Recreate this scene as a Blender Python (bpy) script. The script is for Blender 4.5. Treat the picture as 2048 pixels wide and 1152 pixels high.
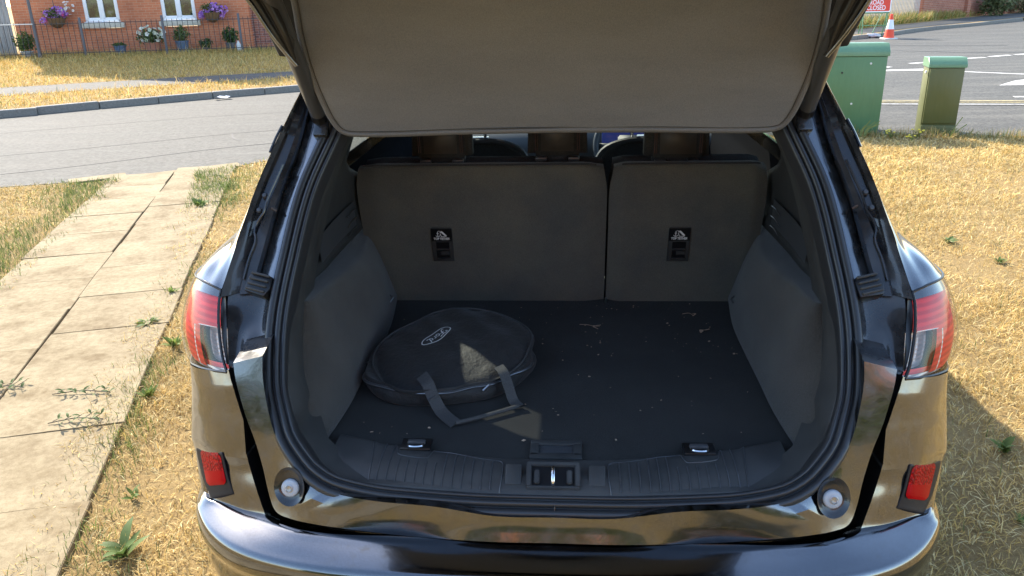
import bpy, bmesh, math, random
import numpy as np
from mathutils import Vector, Matrix
from mathutils.bvhtree import BVHTree
random.seed(7); rng = np.random.default_rng(7)
R = math.radians
for o in list(bpy.data.objects): bpy.data.objects.remove(o)
SC = bpy.context.scene
COL = SC.collection

# ------------------------------------------------------------------ camera
CAM_H = 1.66; PITCH = R(20.339); ROLL = R(-1.352)
fw = Vector((0, math.cos(PITCH), -math.sin(PITCH)))
r0 = Vector((1, 0, 0)); u0 = r0.cross(fw)
rt = r0*math.cos(ROLL) + u0*math.sin(ROLL); upv = -r0*math.sin(ROLL) + u0*math.cos(ROLL)
cd = bpy.data.cameras.new('camera'); cam = bpy.data.objects.new('camera', cd); COL.objects.link(cam)
cam.matrix_world = Matrix(((rt.x, upv.x, -fw.x, 0), (rt.y, upv.y, -fw.y, 0), (rt.z, upv.z, -fw.z, CAM_H), (0, 0, 0, 1)))
cd.sensor_width = 36; cd.lens = 28.125; cd.clip_start = .05; cd.clip_end = 2000
SC.camera = cam
SC.render.resolution_x = 1024; SC.render.resolution_y = 576

# ------------------------------------------------------------------ light
SUN_AZ = R(-33); SUN_EL = R(37)          # azimuth from +Y, negative = to the left
sd = Vector((math.sin(SUN_AZ)*math.cos(SUN_EL), math.cos(SUN_AZ)*math.cos(SUN_EL), math.sin(SUN_EL)))
W = bpy.data.worlds.new('World'); SC.world = W; W.use_nodes = True
nt = W.node_tree; nt.nodes.clear()
sky = nt.nodes.new('ShaderNodeTexSky'); sky.sky_type = 'NISHITA'; sky.sun_disc = False
sky.sun_elevation = SUN_EL; sky.sun_rotation = SUN_AZ
sky.dust_density = 0.8; sky.air_density = 1.0
bg = nt.nodes.new('ShaderNodeBackground'); bg.inputs['Strength'].default_value = .15
wo = nt.nodes.new('ShaderNodeOutputWorld')
nt.links.new(sky.outputs[0], bg.inputs[0]); nt.links.new(bg.outputs[0], wo.inputs[0])
sl = bpy.data.lights.new('sun', 'SUN'); sl.energy = 3.6; sl.angle = R(.53); sl.color = (1, .915, .78)
so = bpy.data.objects.new('sun', sl); COL.objects.link(so)
so.rotation_euler = sd.to_track_quat('Z', 'Y').to_euler(); so.location = (-10, 15, 20)
SC.view_settings.view_transform = 'Standard'; SC.view_settings.look = 'None'
SC.view_settings.exposure = 1.88; SC.view_settings.gamma = 1
SC.view_settings.use_curve_mapping = False

# ------------------------------------------------------------------ materials
MATS = {}
def mat(name, col=(.5, .5, .5), rough=.5, metal=0., coat=0., coat_rough=.03, spec=.5, sheen=0., trans=0., emit=None, estr=0., alpha=1.):
    m = bpy.data.materials.new(name); m.use_nodes = True
    b = m.node_tree.nodes['Principled BSDF']
    b.inputs['Base Color'].default_value = (*col, 1); b.inputs['Roughness'].default_value = rough
    b.inputs['Metallic'].default_value = metal; b.inputs['Coat Weight'].default_value = coat
    b.inputs['Coat Roughness'].default_value = coat_rough; b.inputs['Specular IOR Level'].default_value = spec
    b.inputs['Sheen Weight'].default_value = sheen; b.inputs['Transmission Weight'].default_value = trans
    b.inputs['Alpha'].default_value = alpha
    if emit: b.inputs['Emission Color'].default_value = (*emit, 1); b.inputs['Emission Strength'].default_value = estr
    MATS[name] = m
    return m
def N(m, t, **kw):
    n = m.node_tree.nodes.new(t)
    for k, v in kw.items():
        if k in n.inputs: n.inputs[k].default_value = v
        else: setattr(n, k, v)
    return n
def L(m, a, b): m.node_tree.links.new(a, b)
def bs(m): return m.node_tree.nodes['Principled BSDF']
def coords(m, kind='Object', scale=(1, 1, 1)):
    t = N(m, 'ShaderNodeTexCoord'); mp = N(m, 'ShaderNodeMapping'); mp.inputs['Scale'].default_value = scale
    L(m, t.outputs[kind], mp.inputs[0]); return mp.outputs[0]
def ramp(m, fac, stops):
    r = N(m, 'ShaderNodeValToRGB'); e = r.color_ramp.elements
    while len(e) < len(stops): e.new(.5)
    for i, (p, c) in enumerate(stops): e[i].position = p; e[i].color = (*c, 1) if len(c) == 3 else c
    L(m, fac, r.inputs[0]); return r.outputs[0]
def noise(m, vec, scale, detail=4, rough=.6):
    n = N(m, 'ShaderNodeTexNoise'); n.inputs['Scale'].default_value = scale; n.inputs['Detail'].default_value = detail; n.inputs['Roughness'].default_value = rough
    L(m, vec, n.inputs['Vector']); return n.outputs['Fac']
def mix(m, fac, a, b, mode='MIX'):
    x = N(m, 'ShaderNodeMix', data_type='RGBA', blend_type=mode)
    for s, v in ((0, fac), (6, a), (7, b)):
        if hasattr(v, 'is_output'): L(m, v, x.inputs[s])
        else: x.inputs[s].default_value = v if s == 0 else (*v, 1)
    return x.outputs[2]
def bump(m, h, strength=.3, dist=.01):
    b = N(m, 'ShaderNodeBump'); b.inputs['Strength'].default_value = strength; b.inputs['Distance'].default_value = dist
    L(m, h, b.inputs['Height']); L(m, b.outputs[0], bs(m).inputs['Normal']); return b

# car paint: dark grey metallic, clear coat, light dust
m = mat('paint', (.15, .153, .16), .13, 1., 1., .012)
v = coords(m); n1 = noise(m, v, 900, 2); n2 = noise(m, v, 9, 6)
L(m, ramp(m, n1, [(.35, (.085, .088, .095)), (.62, (.165, .169, .178))]), bs(m).inputs['Base Color'])
L(m, ramp(m, n2, [(.4, (.012,)*3), (.75, (.06,)*3)]), bs(m).inputs['Coat Roughness'])
n4 = noise(m, v, 26, 8, .8); L(m, ramp(m, n4, [(.42, (1,)*3), (.75, (.72,)*3)]), bs(m).inputs['Metallic']); L(m, ramp(m, n4, [(.4, (.13,)*3), (.75, (.30,)*3)]), bs(m).inputs['Roughness'])
# the bumper top carries dust and scuffs
m = mat('bumper_paint', (.15, .153, .16), .13, 1., 1., .012)
v = coords(m); n1 = noise(m, v, 900, 2); n2 = noise(m, v, 38, 8, .75); n3 = noise(m, v, 7, 4)
pc = ramp(m, n1, [(.35, (.085, .088, .095)), (.62, (.165, .169, .178))])
g = N(m, 'ShaderNodeNewGeometry'); sx = N(m, 'ShaderNodeSeparateXYZ'); L(m, g.outputs['Normal'], sx.inputs[0])
upf = ramp(m, sx.outputs['Z'], [(.80, (0,)*3), (.97, (1,)*3)])
dst = mix(m, 1., ramp(m, n2, [(.50, (0,)*3), (.72, (.75,)*3)]), upf, 'MULTIPLY')
dst = mix(m, 1., dst, ramp(m, n3, [(.38, (.1,)*3), (.62, (1,)*3)]), 'MULTIPLY')
L(m, mix(m, dst, pc, (.16, .145, .125)), bs(m).inputs['Base Color'])
L(m, ramp(m, dst, [(0, (.02,)*3), (.6, (.42,)*3)]), bs(m).inputs['Coat Roughness'])
L(m, ramp(m, dst, [(0, (1,)*3), (.7, (.3,)*3)]), bs(m).inputs['Coat Weight'])

m = mat('black_paint', (.016, .017, .019), .28, 0, .6, .06)
v = coords(m); n2 = noise(m, v, 14, 6); L(m, ramp(m, n2, [(.4, (.014, .015, .017)), (.7, (.040, .038, .036))]), bs(m).inputs['Base Color'])
L(m, ramp(m, n2, [(.4, (.20,)*3), (.7, (.45,)*3)]), bs(m).inputs['Roughness'])
m = mat('trim_plastic', (.032, .036, .040), .55, 0, 0, .1, .4)
v = coords(m); n1 = noise(m, v, 420, 3); bump(m, n1, .12, .002); n2 = noise(m, v, 11, 6)
L(m, ramp(m, n2, [(.35, (.036, .037, .037)), (.72, (.058, .058, .056))]), bs(m).inputs['Base Color'])
L(m, ramp(m, n2, [(.35, (.48,)*3), (.72, (.66,)*3)]), bs(m).inputs['Roughness'])
m = mat('gloss_plastic', (.06, .063, .068), .28, 0, 0)
m = mat('rubber', (.028, .029, .031), .34, 0, 0, .1, .6)
m = mat('carpet', (.035, .036, .038), .95, 0, 0, .1, .1, .08)
v = coords(m); n1 = noise(m, v, 330, 6, .8); n2 = noise(m, v, 5, 5)
c1 = ramp(m, n1, [(.3, (.012, .012, .0115)), (.72, (.046, .045, .042))]); c2 = ramp(m, n2, [(.3, (.7,)*3), (.7, (1.2, 1.18, 1.14))])
L(m, mix(m, 1., c1, c2, 'MULTIPLY'), bs(m).inputs['Base Color']); bump(m, n1, .6, .004)
m = mat('side_carpet', (.035, .036, .038), .95, 0, 0, .1, .1, .25)
v = coords(m); n1 = noise(m, v, 330, 6, .8); n2 = noise(m, v, 7, 6)
c1 = ramp(m, n1, [(.3, (.023, .022, .020)), (.72, (.094, .088, .079))]); c2 = ramp(m, n2, [(.3, (.7,)*3), (.7, (1.2, 1.18, 1.14))])
L(m, mix(m, 1., c1, c2, 'MULTIPLY'), bs(m).inputs['Base Color']); bump(m, n1, .6, .004)
m = mat('seat_carpet', (.06, .06, .055), .95, 0, 0, .1, .1, .25)
v = coords(m); n1 = noise(m, v, 420, 5, .8); n2 = noise(m, v, 3.2, 4)
c1 = ramp(m, n1, [(.3, (.076, .075, .066)), (.72, (.172, .168, .148))]); c2 = ramp(m, n2, [(.35, (.75, .77, .8)), (.68, (1.2, 1.14, 1.0))])
L(m, mix(m, 1., c1, c2, 'MULTIPLY'), bs(m).inputs['Base Color']); bump(m, n1, .5, .003)
m = mat('cover_fabric', (.12, .11, .10), .85, 0, 0, .1, .2, .2)
v = coords(m); n1 = noise(m, coords(m, 'Object', (1, 1, .25)), 520, 4, .8); n2 = noise(m, coords(m, 'Object', (.5, 1, 2.0)), 5, 5)
c1 = ramp(m, n1, [(.3, (.122, .126, .132)), (.7, (.195, .203, .214))]); c2 = ramp(m, n2, [(.3, (.88, .87, .86)), (.7, (1.10, 1.08, 1.04))])
L(m, mix(m, 1., c1, c2, 'MULTIPLY'), bs(m).inputs['Base Color']); bump(m, n1, .25, .002)
m = mat('cover_binding', (.13, .12, .108), .7)
v = coords(m); n1 = noise(m, v, 600, 3); L(m, ramp(m, n1, [(.3, (.100, .100, .100)), (.7, (.165, .165, .166))]), bs(m).inputs['Base Color']); bump(m, n1, .3, .002)
m = mat('stitch', (.05, .045, .04), .8)
m = mat('bag_nylon', (.034, .033, .033), .62, 0, 0, .1, .4, .1)
v = coords(m); n1 = noise(m, v, 700, 2); n2 = noise(m, v, 9, 5); bump(m, noise(m, v, 16, 7, .65), .55, .02)
L(m, ramp(m, n1, [(.3, (.012, .0118, .0118)), (.7, (.030, .0285, .028))]), bs(m).inputs['Base Color'])
m = mat('webbing', (.045, .046, .047), .75)
v = coords(m); n1 = noise(m, v, 500, 3); L(m, ramp(m, n1, [(.3, (.025,)*3), (.7, (.08,)*3)]), bs(m).inputs['Base Color']); bump(m, n1, .4, .002)
mat('white_print', (.78, .78, .76), .6)
m = mat('leather', (.060, .053, .048), .5, 0, 0, .1, .5)
v = coords(m); n1 = noise(m, v, 260, 5); bump(m, n1, .25, .002)
m = mat('seat_black', (.03, .03, .032), .85, spec=.2)
v = coords(m); n1 = noise(m, v, 300, 4); bump(m, n1, .3, .002); L(m, ramp(m, n1, [(.3, (.030, .031, .033)), (.7, (.062, .064, .067))]), bs(m).inputs['Base Color'])
mat('pillar_cloth', (.018, .018, .019), .95, spec=.1)
mat('door_cloth', (.008, .008, .009), 1., spec=.0)
mat('red_thread', (.09, .045, .04), .8)
m = mat('dash_plastic', (.045, .05, .055), .5)
v = coords(m); n1 = noise(m, v, 200, 4); bump(m, n1, .2, .002)
mat('chrome', (.75, .75, .76), .12, 1.)
mat('steel', (.45, .45, .46), .32, 1.)
m = mat('zinc_dirty', (.35, .35, .36), .4, 1.)
mat('nylon_disc', (.42, .44, .47), .32)
m = mat('red_lens', (.72, .012, .010), .45, 0, 0., .02, .3)
m.node_tree.nodes['Principled BSDF'].inputs['Subsurface Weight'].default_value = 0
v = coords(m); wv = N(m, 'ShaderNodeTexWave'); wv.inputs['Scale'].default_value = 22; wv.bands_direction = 'Z'; L(m, v, wv.inputs[0])
L(m, ramp(m, wv.outputs['Fac'], [(.2, (.62, .008, .008)), (.8, (.86, .022, .016))]), bs(m).inputs['Base Color'])
m = mat('reflector_red', (.42, .004, .004), .4, 0, 0, .05, .1)
v = coords(m); vo = N(m, 'ShaderNodeTexVoronoi'); vo.inputs['Scale'].default_value = 170; L(m, v, vo.inputs['Vector'])
L(m, ramp(m, vo.outputs['Distance'], [(.1, (.62, .008, .006)), (.7, (.22, .002, .002))]), bs(m).inputs['Base Color']); bump(m, vo.outputs['Distance'], .5, .004)
mat('reflector_plain', (.44, .0, .003), .35, 0, 0, .03, .1)
mat('pocket_black', (.016, .012, .012), .55, spec=.3)
m = mat('lamp_mirror', (.66, .54, .47), .36, .35)
v = coords(m); wv = N(m, 'ShaderNodeTexWave'); wv.inputs['Scale'].default_value = 34; wv.bands_direction = 'Z'; L(m, v, wv.inputs[0]); bump(m, wv.outputs['Fac'], .35, .004)
mat('lamp_smoke', (.05, .052, .056), .08, .2, 1., .01)
mat('lamp_black', (.008, .008, .009), .35)
def thin_glass(name, tint, refl=1.0):
    m = bpy.data.materials.new(name); m.use_nodes = True; t = m.node_tree; t.nodes.clear()
    tr = t.nodes.new('ShaderNodeBsdfTransparent'); tr.inputs[0].default_value = (*tint, 1)
    gl = t.nodes.new('ShaderNodeBsdfGlossy'); gl.inputs['Roughness'].default_value = .01
    lw = t.nodes.new('ShaderNodeLayerWeight'); lw.inputs[0].default_value = .5
    pw = t.nodes.new('ShaderNodeMath'); pw.operation = 'POWER'; pw.inputs[1].default_value = 5; t.links.new(lw.outputs['Facing'], pw.inputs[0])
    fr = t.nodes.new('ShaderNodeMath'); fr.operation = 'MULTIPLY_ADD'; fr.inputs[1].default_value = .9; fr.inputs[2].default_value = .06*refl; t.links.new(pw.outputs[0], fr.inputs[0])
    mx = t.nodes.new('ShaderNodeMixShader'); o = t.nodes.new('ShaderNodeOutputMaterial')
    t.links.new(fr.outputs[0], mx.inputs[0]); t.links.new(tr.outputs[0], mx.inputs[1]); t.links.new(gl.outputs[0], mx.inputs[2]); t.links.new(mx.outputs[0], o.inputs[0])
    MATS[name] = m
thin_glass('lens_clear', (.93, .93, .93)); thin_glass('car_glass', (.72, .78, .74)); thin_glass('privacy_glass', (.30, .33, .32))
m = mat('house_glass', (.02, .03, .028), .04, 0, 0, .1, .8)
v = coords(m, 'Object', (1, 1, 1)); n1 = noise(m, v, 7, 6); L(m, ramp(m, n1, [(.42, (.015, .02, .018)), (.58, (.06, .085, .03)), (.7, (.15, .16, .14))]), bs(m).inputs['Base Color'])
mat('tyre', (.02, .02, .02), .8); mat('rim', (.25, .25, .26), .3, 1.)
mat('screen_blue', (.01, .015, .06), .2, emit=(.05, .08, .35), estr=.07)

# outdoors
m = mat('soil', (0.337, 0.228, 0.105), .95, spec=.1)
v = coords(m); n1 = noise(m, v, 60, 8, .75); n2 = noise(m, v, 1.7, 5); n3 = noise(m, v, 300, 4, .8)
c = ramp(m, n1, [(.3, (0.146, 0.091, 0.036)), (.5, (0.337, 0.223, 0.092)), (.72, (0.516, 0.373, 0.169))]); c = mix(m, .35, c, ramp(m, n2, [(.35, (0.270, 0.166, 0.065)), (.65, (0.471, 0.343, 0.153))]))
c = mix(m, .5, c, ramp(m, n3, [(.35, (0.168, 0.104, 0.040)), (.65, (0.561, 0.415, 0.201))]))
L(m, c, bs(m).inputs['Base Color']); bump(m, n3, .8, .02)
m = mat('concrete', (0.277, 0.244, 0.185), .9, spec=.15)
v = coords(m, 'Object'); oi = N(m, 'ShaderNodeObjectInfo'); va = N(m, 'ShaderNodeVectorMath', operation='ADD'); L(m, v, va.inputs[0])
cv = N(m, 'ShaderNodeCombineXYZ'); ml = N(m, 'ShaderNodeMath', operation='MULTIPLY'); ml.inputs[1].default_value = 37; L(m, oi.outputs['Random'], ml.inputs[0]); L(m, ml.outputs[0], cv.inputs[0]); L(m, cv.outputs[0], va.inputs[1])
n1 = noise(m, va.outputs[0], 4.5, 6); n2 = noise(m, va.outputs[0], 160, 6, .8); n3 = noise(m, va.outputs[0], 34, 5)
c = ramp(m, n1, [(.32, (0.238, 0.188, 0.122)), (.5, (0.330, 0.281, 0.205)), (.70, (0.383, 0.337, 0.257))]); c = mix(m, .45, c, ramp(m, n2, [(.3, (0.145, 0.119, 0.079)), (.6, (0.409, 0.363, 0.284))]), 'MULTIPLY')
c = mix(m, .75, c, ramp(m, n2, [(.30, (0.198, 0.158, 0.106)), (.55, (0.370, 0.317, 0.238))]))
c = mix(m, .35, c, ramp(m, n3, [(.35, (0.158, 0.119, 0.073)), (.6, (0.370, 0.323, 0.238))]))
L(m, mix(m, .12, c, ramp(m, oi.outputs['Random'], [(0, (0.165, 0.132, 0.092)), (1, (0.396, 0.350, 0.264))])), bs(m).inputs['Base Color']); bump(m, n2, .5, .004)
L(m, mix(m, 1., bs(m).inputs['Base Color'].links[0].from_socket, ramp(m, noise(m, va.outputs[0], 3.1, 5, .7), [(.34, (.58, .50, .37)), (.47, (.82, .76, .62)), (.66, (1.0, .95, .80))]), 'MULTIPLY'), bs(m).inputs['Base Color'])
def asphalt(name, a, b, wear):
    m = mat(name, a, .9, spec=.22); v = coords(m)
    n1 = noise(m, v, 26, 8, .9); t_ = N(m, 'ShaderNodeTexCoord'); mp = N(m, 'ShaderNodeMapping'); mp.inputs['Rotation'].default_value = (0, 0, R(-28)); mp.inputs['Scale'].default_value = (.16, 1.9, 1); L(m, t_.outputs['Object'], mp.inputs[0]); n2 = noise(m, mp.outputs[0], 1.5, 8, .75)
    hi = tuple(x*1.5 for x in wear)
    c = ramp(m, n1, [(.3, a), (.7, b)]); c = mix(m, .6, c, ramp(m, n2, [(.36, a), (.5, b), (.62, hi)]))
    vo = N(m, 'ShaderNodeTexVoronoi'); vo.inputs['Scale'].default_value = 34; L(m, v, vo.inputs['Vector'])
    c = mix(m, .5, c, ramp(m, vo.outputs['Color'], [(.2, a), (.9, wear)]))
    L(m, c, bs(m).inputs['Base Color']); L(m, ramp(m, n2, [(.3, (.78,)*3), (.7, (.92,)*3)]), bs(m).inputs['Roughness']); bump(m, n1, .5, .008)
asphalt('road', (.048, .046, .040), (.098, .094, .083), (.135, .128, .110))
asphalt('footway', (.050, .047, .041), (.098, .092, .080), (.13, .122, .104))
mat('seam', (.03, .03, .03), .8)  # tar strips, also the strip that paints the cone's cast shadow
m = mat('road_white', (.62, .60, .54), .7); v = coords(m); n1 = noise(m, v, 22, 8, .8); L(m, ramp(m, n1, [(.38, (.24, .23, .21)), (.52, (.66, .64, .58))]), bs(m).inputs['Base Color'])
m = mat('road_yellow', (.6, .48, .2), .7); v = coords(m); n1 = noise(m, v, 22, 8, .8); L(m, ramp(m, n1, [(.40, (.16, .14, .10)), (.60, (.50, .40, .18))]), bs(m).inputs['Base Color'])
m = mat('kerb_concrete', (.20, .185, .165), .9); v = coords(m); n1 = noise(m, v, 30, 6, .8); L(m, ramp(m, n1, [(.3, (.13, .12, .105)), (.7, (.27, .25, .22))]), bs(m).inputs['Base Color'])
def brick(name, c1, c2, mort, off=(0, 0, 0)):
    m = mat(name, c1, .9, spec=.2)
    t = N(m, 'ShaderNodeTexCoord'); sp = N(m, 'ShaderNodeSeparateXYZ'); L(m, t.outputs['Object'], sp.inputs[0])
    cb = N(m, 'ShaderNodeCombineXYZ'); L(m, sp.outputs['X'], cb.inputs[0]); L(m, sp.outputs['Z'], cb.inputs[1])
    b = N(m, 'ShaderNodeTexBrick'); b.inputs['Scale'].default_value = 1; b.inputs['Brick Width'].default_value = .225; b.inputs['Row Height'].default_value = .075
    b.inputs['Mortar Size'].default_value = .006; b.inputs['Color1'].default_value = (*c1, 1); b.inputs['Color2'].default_value = (*c2, 1); b.inputs['Mortar'].default_value = (*mort, 1); b.inputs['Bias'].default_value = -.1
    L(m, cb.outputs[0], b.inputs['Vector']); n1 = noise(m, cb.outputs[0], 1.2, 5); n2 = noise(m, cb.outputs[0], 60, 4)
    c = mix(m, .35, b.outputs['Color'], ramp(m, n1, [(.35, (.5, .45, .45)), (.65, (1.3, 1.25, 1.15))]), 'MULTIPLY')
    c = mix(m, .3, c, ramp(m, n2, [(.3, (.5,)*3), (.7, (1.3,)*3)]), 'MULTIPLY')
    L(m, c, bs(m).inputs['Base Color']); bump(m, b.outputs['Fac'], -.4, .01)
brick('brick_orange', (.56, .20, .10), (.46, .15, .075), (.50, .30, .20))
brick('brick_mixed', (.44, .17, .11), (.20, .10, .10), (.50, .38, .32))
brick('brick_far', (.42, .17, .11), (.34, .12, .08), (.40, .30, .24))
mat('upvc', (.80, .80, .80), .35)
m = mat('stone_sill', (.52, .46, .37), .85); v = coords(m); n1 = noise(m, v, 20, 5); L(m, ramp(m, n1, [(.3, (.42, .37, .29)), (.7, (.60, .54, .44))]), bs(m).inputs['Base Color'])
mat('roof_tile', (.16, .09, .07), .85)
m = mat('grey_wood', (.30, .29, .28), .85); v = coords(m, 'Object', (8, 8, .8)); n1 = noise(m, v, 6, 6); L(m, ramp(m, n1, [(.3, (.20, .19, .18)), (.7, (.40, .385, .36))]), bs(m).inputs['Base Color'])
m = mat('rail_paint', (.028, .028, .032), .5)
m = mat('rail_grey', (.10, .10, .11), .6)
m = mat('galvanised', (.45, .46, .48), .5, .6); v = coords(m); n1 = noise(m, v, 9, 5); L(m, ramp(m, n1, [(.3, (.32, .33, .35)), (.7, (.55, .56, .58))]), bs(m).inputs['Base Color'])
def cabinet_mat(name, a, b):
    m = mat(name, a, .42); v = coords(m); n1 = noise(m, v, 3, 6); n2 = noise(m, coords(m, 'Object', (6, 6, .8)), 7, 6)
    c = mix(m, .18, ramp(m, n1, [(.3, a), (.7, b)]), ramp(m, n2, [(.35, a), (.72, tuple(x*1.35 for x in b))])); L(m, c, bs(m).inputs['Base Color']); L(m, ramp(m, n1, [(.3, (.36,)*3), (.7, (.55,)*3)]), bs(m).inputs['Roughness'])
cabinet_mat('cabinet_green', (.070, .165, .072), (.090, .195, .088)); cabinet_mat('cabinet_olive', (.085, .095, .028), (.105, .112, .038))
cabinet_mat('cabinet_lid', (.110, .215, .120), (.135, .25, .145))
mat('cone_orange', (.80, .07, .025), .55); mat('cone_white', (.75, .75, .76), .4); mat('sign_red', (.72, .05, .02), .5); mat('sign_white', (.85, .85, .84), .5); mat('frame_green', (.10, .24, .12), .5)
mat('terracotta', (.40, .16, .10), .85); mat('blue_glaze', (.09, .13, .21), .35); mat('coir', (.16, .09, .04), .95); mat('planter_white', (.65, .65, .62), .6)
m = bpy.data.materials.new('blade'); m.use_nodes = True; MATS['blade'] = m
t = m.node_tree; at_ = t.nodes.new('ShaderNodeAttribute'); at_.attribute_name = 'col'
b = t.nodes['Principled BSDF']; b.inputs['Roughness'].default_value = .65; b.inputs['Specular IOR Level'].default_value = .25
t.links.new(at_.outputs['Color'], b.inputs['Base Color'])
tl = t.nodes.new('ShaderNodeBsdfTranslucent'); t.links.new(at_.outputs['Color'], tl.inputs[0])
mx = t.nodes.new('ShaderNodeMixShader'); mx.inputs[0].default_value = .32
t.links.new(b.outputs[0], mx.inputs[1]); t.links.new(tl.outputs[0], mx.inputs[2]); t.links.new(mx.outputs[0], t.nodes['Material Output'].inputs[0])
mat('twig', (.10, .085, .06), .9); mat('dead_leaf', (.42, .30, .21), .85); mat('litter_white', (.75, .75, .75), .7)

# ------------------------------------------------------------------ mesh helpers
def link(o, parent=None):
    COL.objects.link(o)
    if parent is not None: o.parent = parent
    return o
def mobj(name, verts, faces, material, parent=None, smooth=False, kind=None):
    me = bpy.data.meshes.new(name); me.from_pydata([tuple(v) for v in verts], [], faces); me.update()
    if smooth: me.polygons.foreach_set('use_smooth', [True]*len(me.polygons))
    if material: me.materials.append(MATS[material])
    o = link(bpy.data.objects.new(name, me), parent)
    if kind: o['kind'] = kind
    return o
def bobj(name, bm, material, parent=None, smooth=False, recalc=True, auto=None):
    if recalc: bmesh.ops.recalc_face_normals(bm, faces=bm.faces)
    me = bpy.data.meshes.new(name); bm.to_mesh(me); bm.free()
    if smooth: me.polygons.foreach_set('use_smooth', [True]*len(me.polygons))
    if auto: me.set_sharp_from_angle(angle=R(auto))
    for k in ([material] if isinstance(material, str) else material): me.materials.append(MATS[k])
    return link(bpy.data.objects.new(name, me), parent)
def tag(o, label, cat, group=None):
    o['label'] = label; o['category'] = cat
    if group: o['group'] = group
    return o
def thing(name, label, cat, loc=(0, 0, 0), rz=0, group=None):
    o = bpy.data.objects.new(name, None); o.empty_display_size = .1; link(o); o.location = loc; o.rotation_euler = (0, 0, rz)
    return tag(o, label, cat, group)
def structure(o): o['kind'] = 'structure'; return o
def dup(src, parent, loc=None, rot=None, scale=None):
    c = src.copy(); COL.objects.link(c); c.parent = parent
    if loc is not None: c.location = loc
    if rot is not None: c.rotation_euler = rot
    if scale is not None: c.scale = scale
    return c
def cr(p, n):
    """Catmull-Rom through points p (k,3) -> n samples"""
    p = np.array(p, float); k = len(p)
    if k == 2: t = np.linspace(0, 1, n)[:, None]; return p[0]*(1-t) + p[1]*t
    d = np.linalg.norm(np.diff(p, axis=0), axis=1); s = np.concatenate([[0], np.cumsum(np.maximum(d, 1e-6))])
    tt = np.linspace(0, s[-1], n); out = np.zeros((n, p.shape[1]))
    tan = np.zeros_like(p); tan[1:-1] = (p[2:]-p[:-2])/((s[2:]-s[:-2])[:, None]); tan[0] = (p[1]-p[0])/(s[1]-s[0]); tan[-1] = (p[-1]-p[-2])/(s[-1]-s[-2])
    for i, t in enumerate(tt):
        j = min(max(np.searchsorted(s, t, 'right')-1, 0), k-2); h = s[j+1]-s[j]; x = (t-s[j])/h
        out[i] = (2*x**3-3*x**2+1)*p[j] + (x**3-2*x**2+x)*h*tan[j] + (-2*x**3+3*x**2)*p[j+1] + (x**3-x**2)*h*tan[j+1]
    return out
def cru(p, n):
    """uniform-parameter Catmull-Rom (keeps rows of a grid aligned); n samples"""
    p = np.array(p, float); k = len(p); tt = np.linspace(0, k-1, n); out = np.zeros((n, p.shape[1]))
    tan = np.zeros_like(p)
    if k > 2: tan[1:-1] = (p[2:]-p[:-2])/2
    tan[0] = p[1]-p[0]; tan[-1] = p[-1]-p[-2]
    for i, t in enumerate(tt):
        j = min(int(t), k-2); x = t-j
        out[i] = (2*x**3-3*x**2+1)*p[j] + (x**3-2*x**2+x)*tan[j] + (-2*x**3+3*x**2)*p[j+1] + (x**3-x**2)*tan[j+1]
    return out
def gridfaces(nr, nc, flip=False, closed=False):
    f = []
    for i in range(nr-1 if not closed else nr):
        for j in range(nc-1):
            a, b = i*nc+j, ((i+1) % nr)*nc+j
            f.append((a, a+1, b+1, b) if not flip else (a, b, b+1, a+1))
    return f
def surf(grid, sub=6, lin_r=False, lin_c=False):
    g = np.array(grid, float); nr, nc = g.shape[:2]
    n_c = nc if lin_c else (nc-1)*sub+1; n_r = nr if lin_r else (nr-1)*sub+1
    rows = np.array([r if lin_c else cru(r, n_c) for r in g])
    cols = rows if lin_r else np.array([cru(rows[:, j], n_r) for j in range(n_c)]).transpose(1, 0, 2)
    return cols
def patch(name, grid, material, parent, sub=6, s=1, lin_r=False, lin_c=False, thick=0, smooth=True, sharp=None):
    g = surf(grid, sub, lin_r, lin_c); nr, nc = g.shape[:2]; V = g.reshape(-1, 3)*[s, 1, 1]
    o = mobj(name, V, gridfaces(nr, nc, s < 0), material, parent, smooth)
    if sharp: o.data.set_sharp_from_angle(angle=R(sharp))
    if thick:
        md = o.modifiers.new('thickness', 'SOLIDIFY'); md.thickness = thick; md.offset = -1
    return o
def tube_mesh(bm, pts, rad, seg=8, cap=True):
    pts = [Vector(p) for p in pts]; n = len(pts); rings = []; prev = None
    rads = rad if hasattr(rad, '__len__') else [rad]*n
    for i in range(n):
        t = (pts[min(i+1, n-1)]-pts[max(i-1, 0)]).normalized()
        if prev is None: a = t.orthogonal().normalized()
        else: a = (prev - t*prev.dot(t)); a = a.normalized() if a.length > 1e-6 else t.orthogonal().normalized()
        prev = a; b = t.cross(a)
        rings.append([bm.verts.new(pts[i]+(a*math.cos(2*math.pi*k/seg)+b*math.sin(2*math.pi*k/seg))*rads[i]) for k in range(seg)])
    for i in range(n-1):
        for k in range(seg): bm.faces.new((rings[i][k], rings[i][(k+1) % seg], rings[i+1][(k+1) % seg], rings[i+1][k]))
    if cap and seg > 2: bm.faces.new(rings[0][::-1]); bm.faces.new(rings[-1])
def tube(name, pts, rad, material, parent=None, seg=8, smooth=True):
    bm = bmesh.new(); tube_mesh(bm, pts, rad, seg); return bobj(name, bm, material, parent, smooth, auto=40)
def box_mesh(bm, c, d, rot=None):
    M = Matrix.Translation(c) @ (rot.to_4x4() if rot else Matrix.Identity(4)) @ Matrix.Diagonal((*d, 1))
    return bmesh.ops.create_cube(bm, size=1, matrix=M)['verts']
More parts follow.
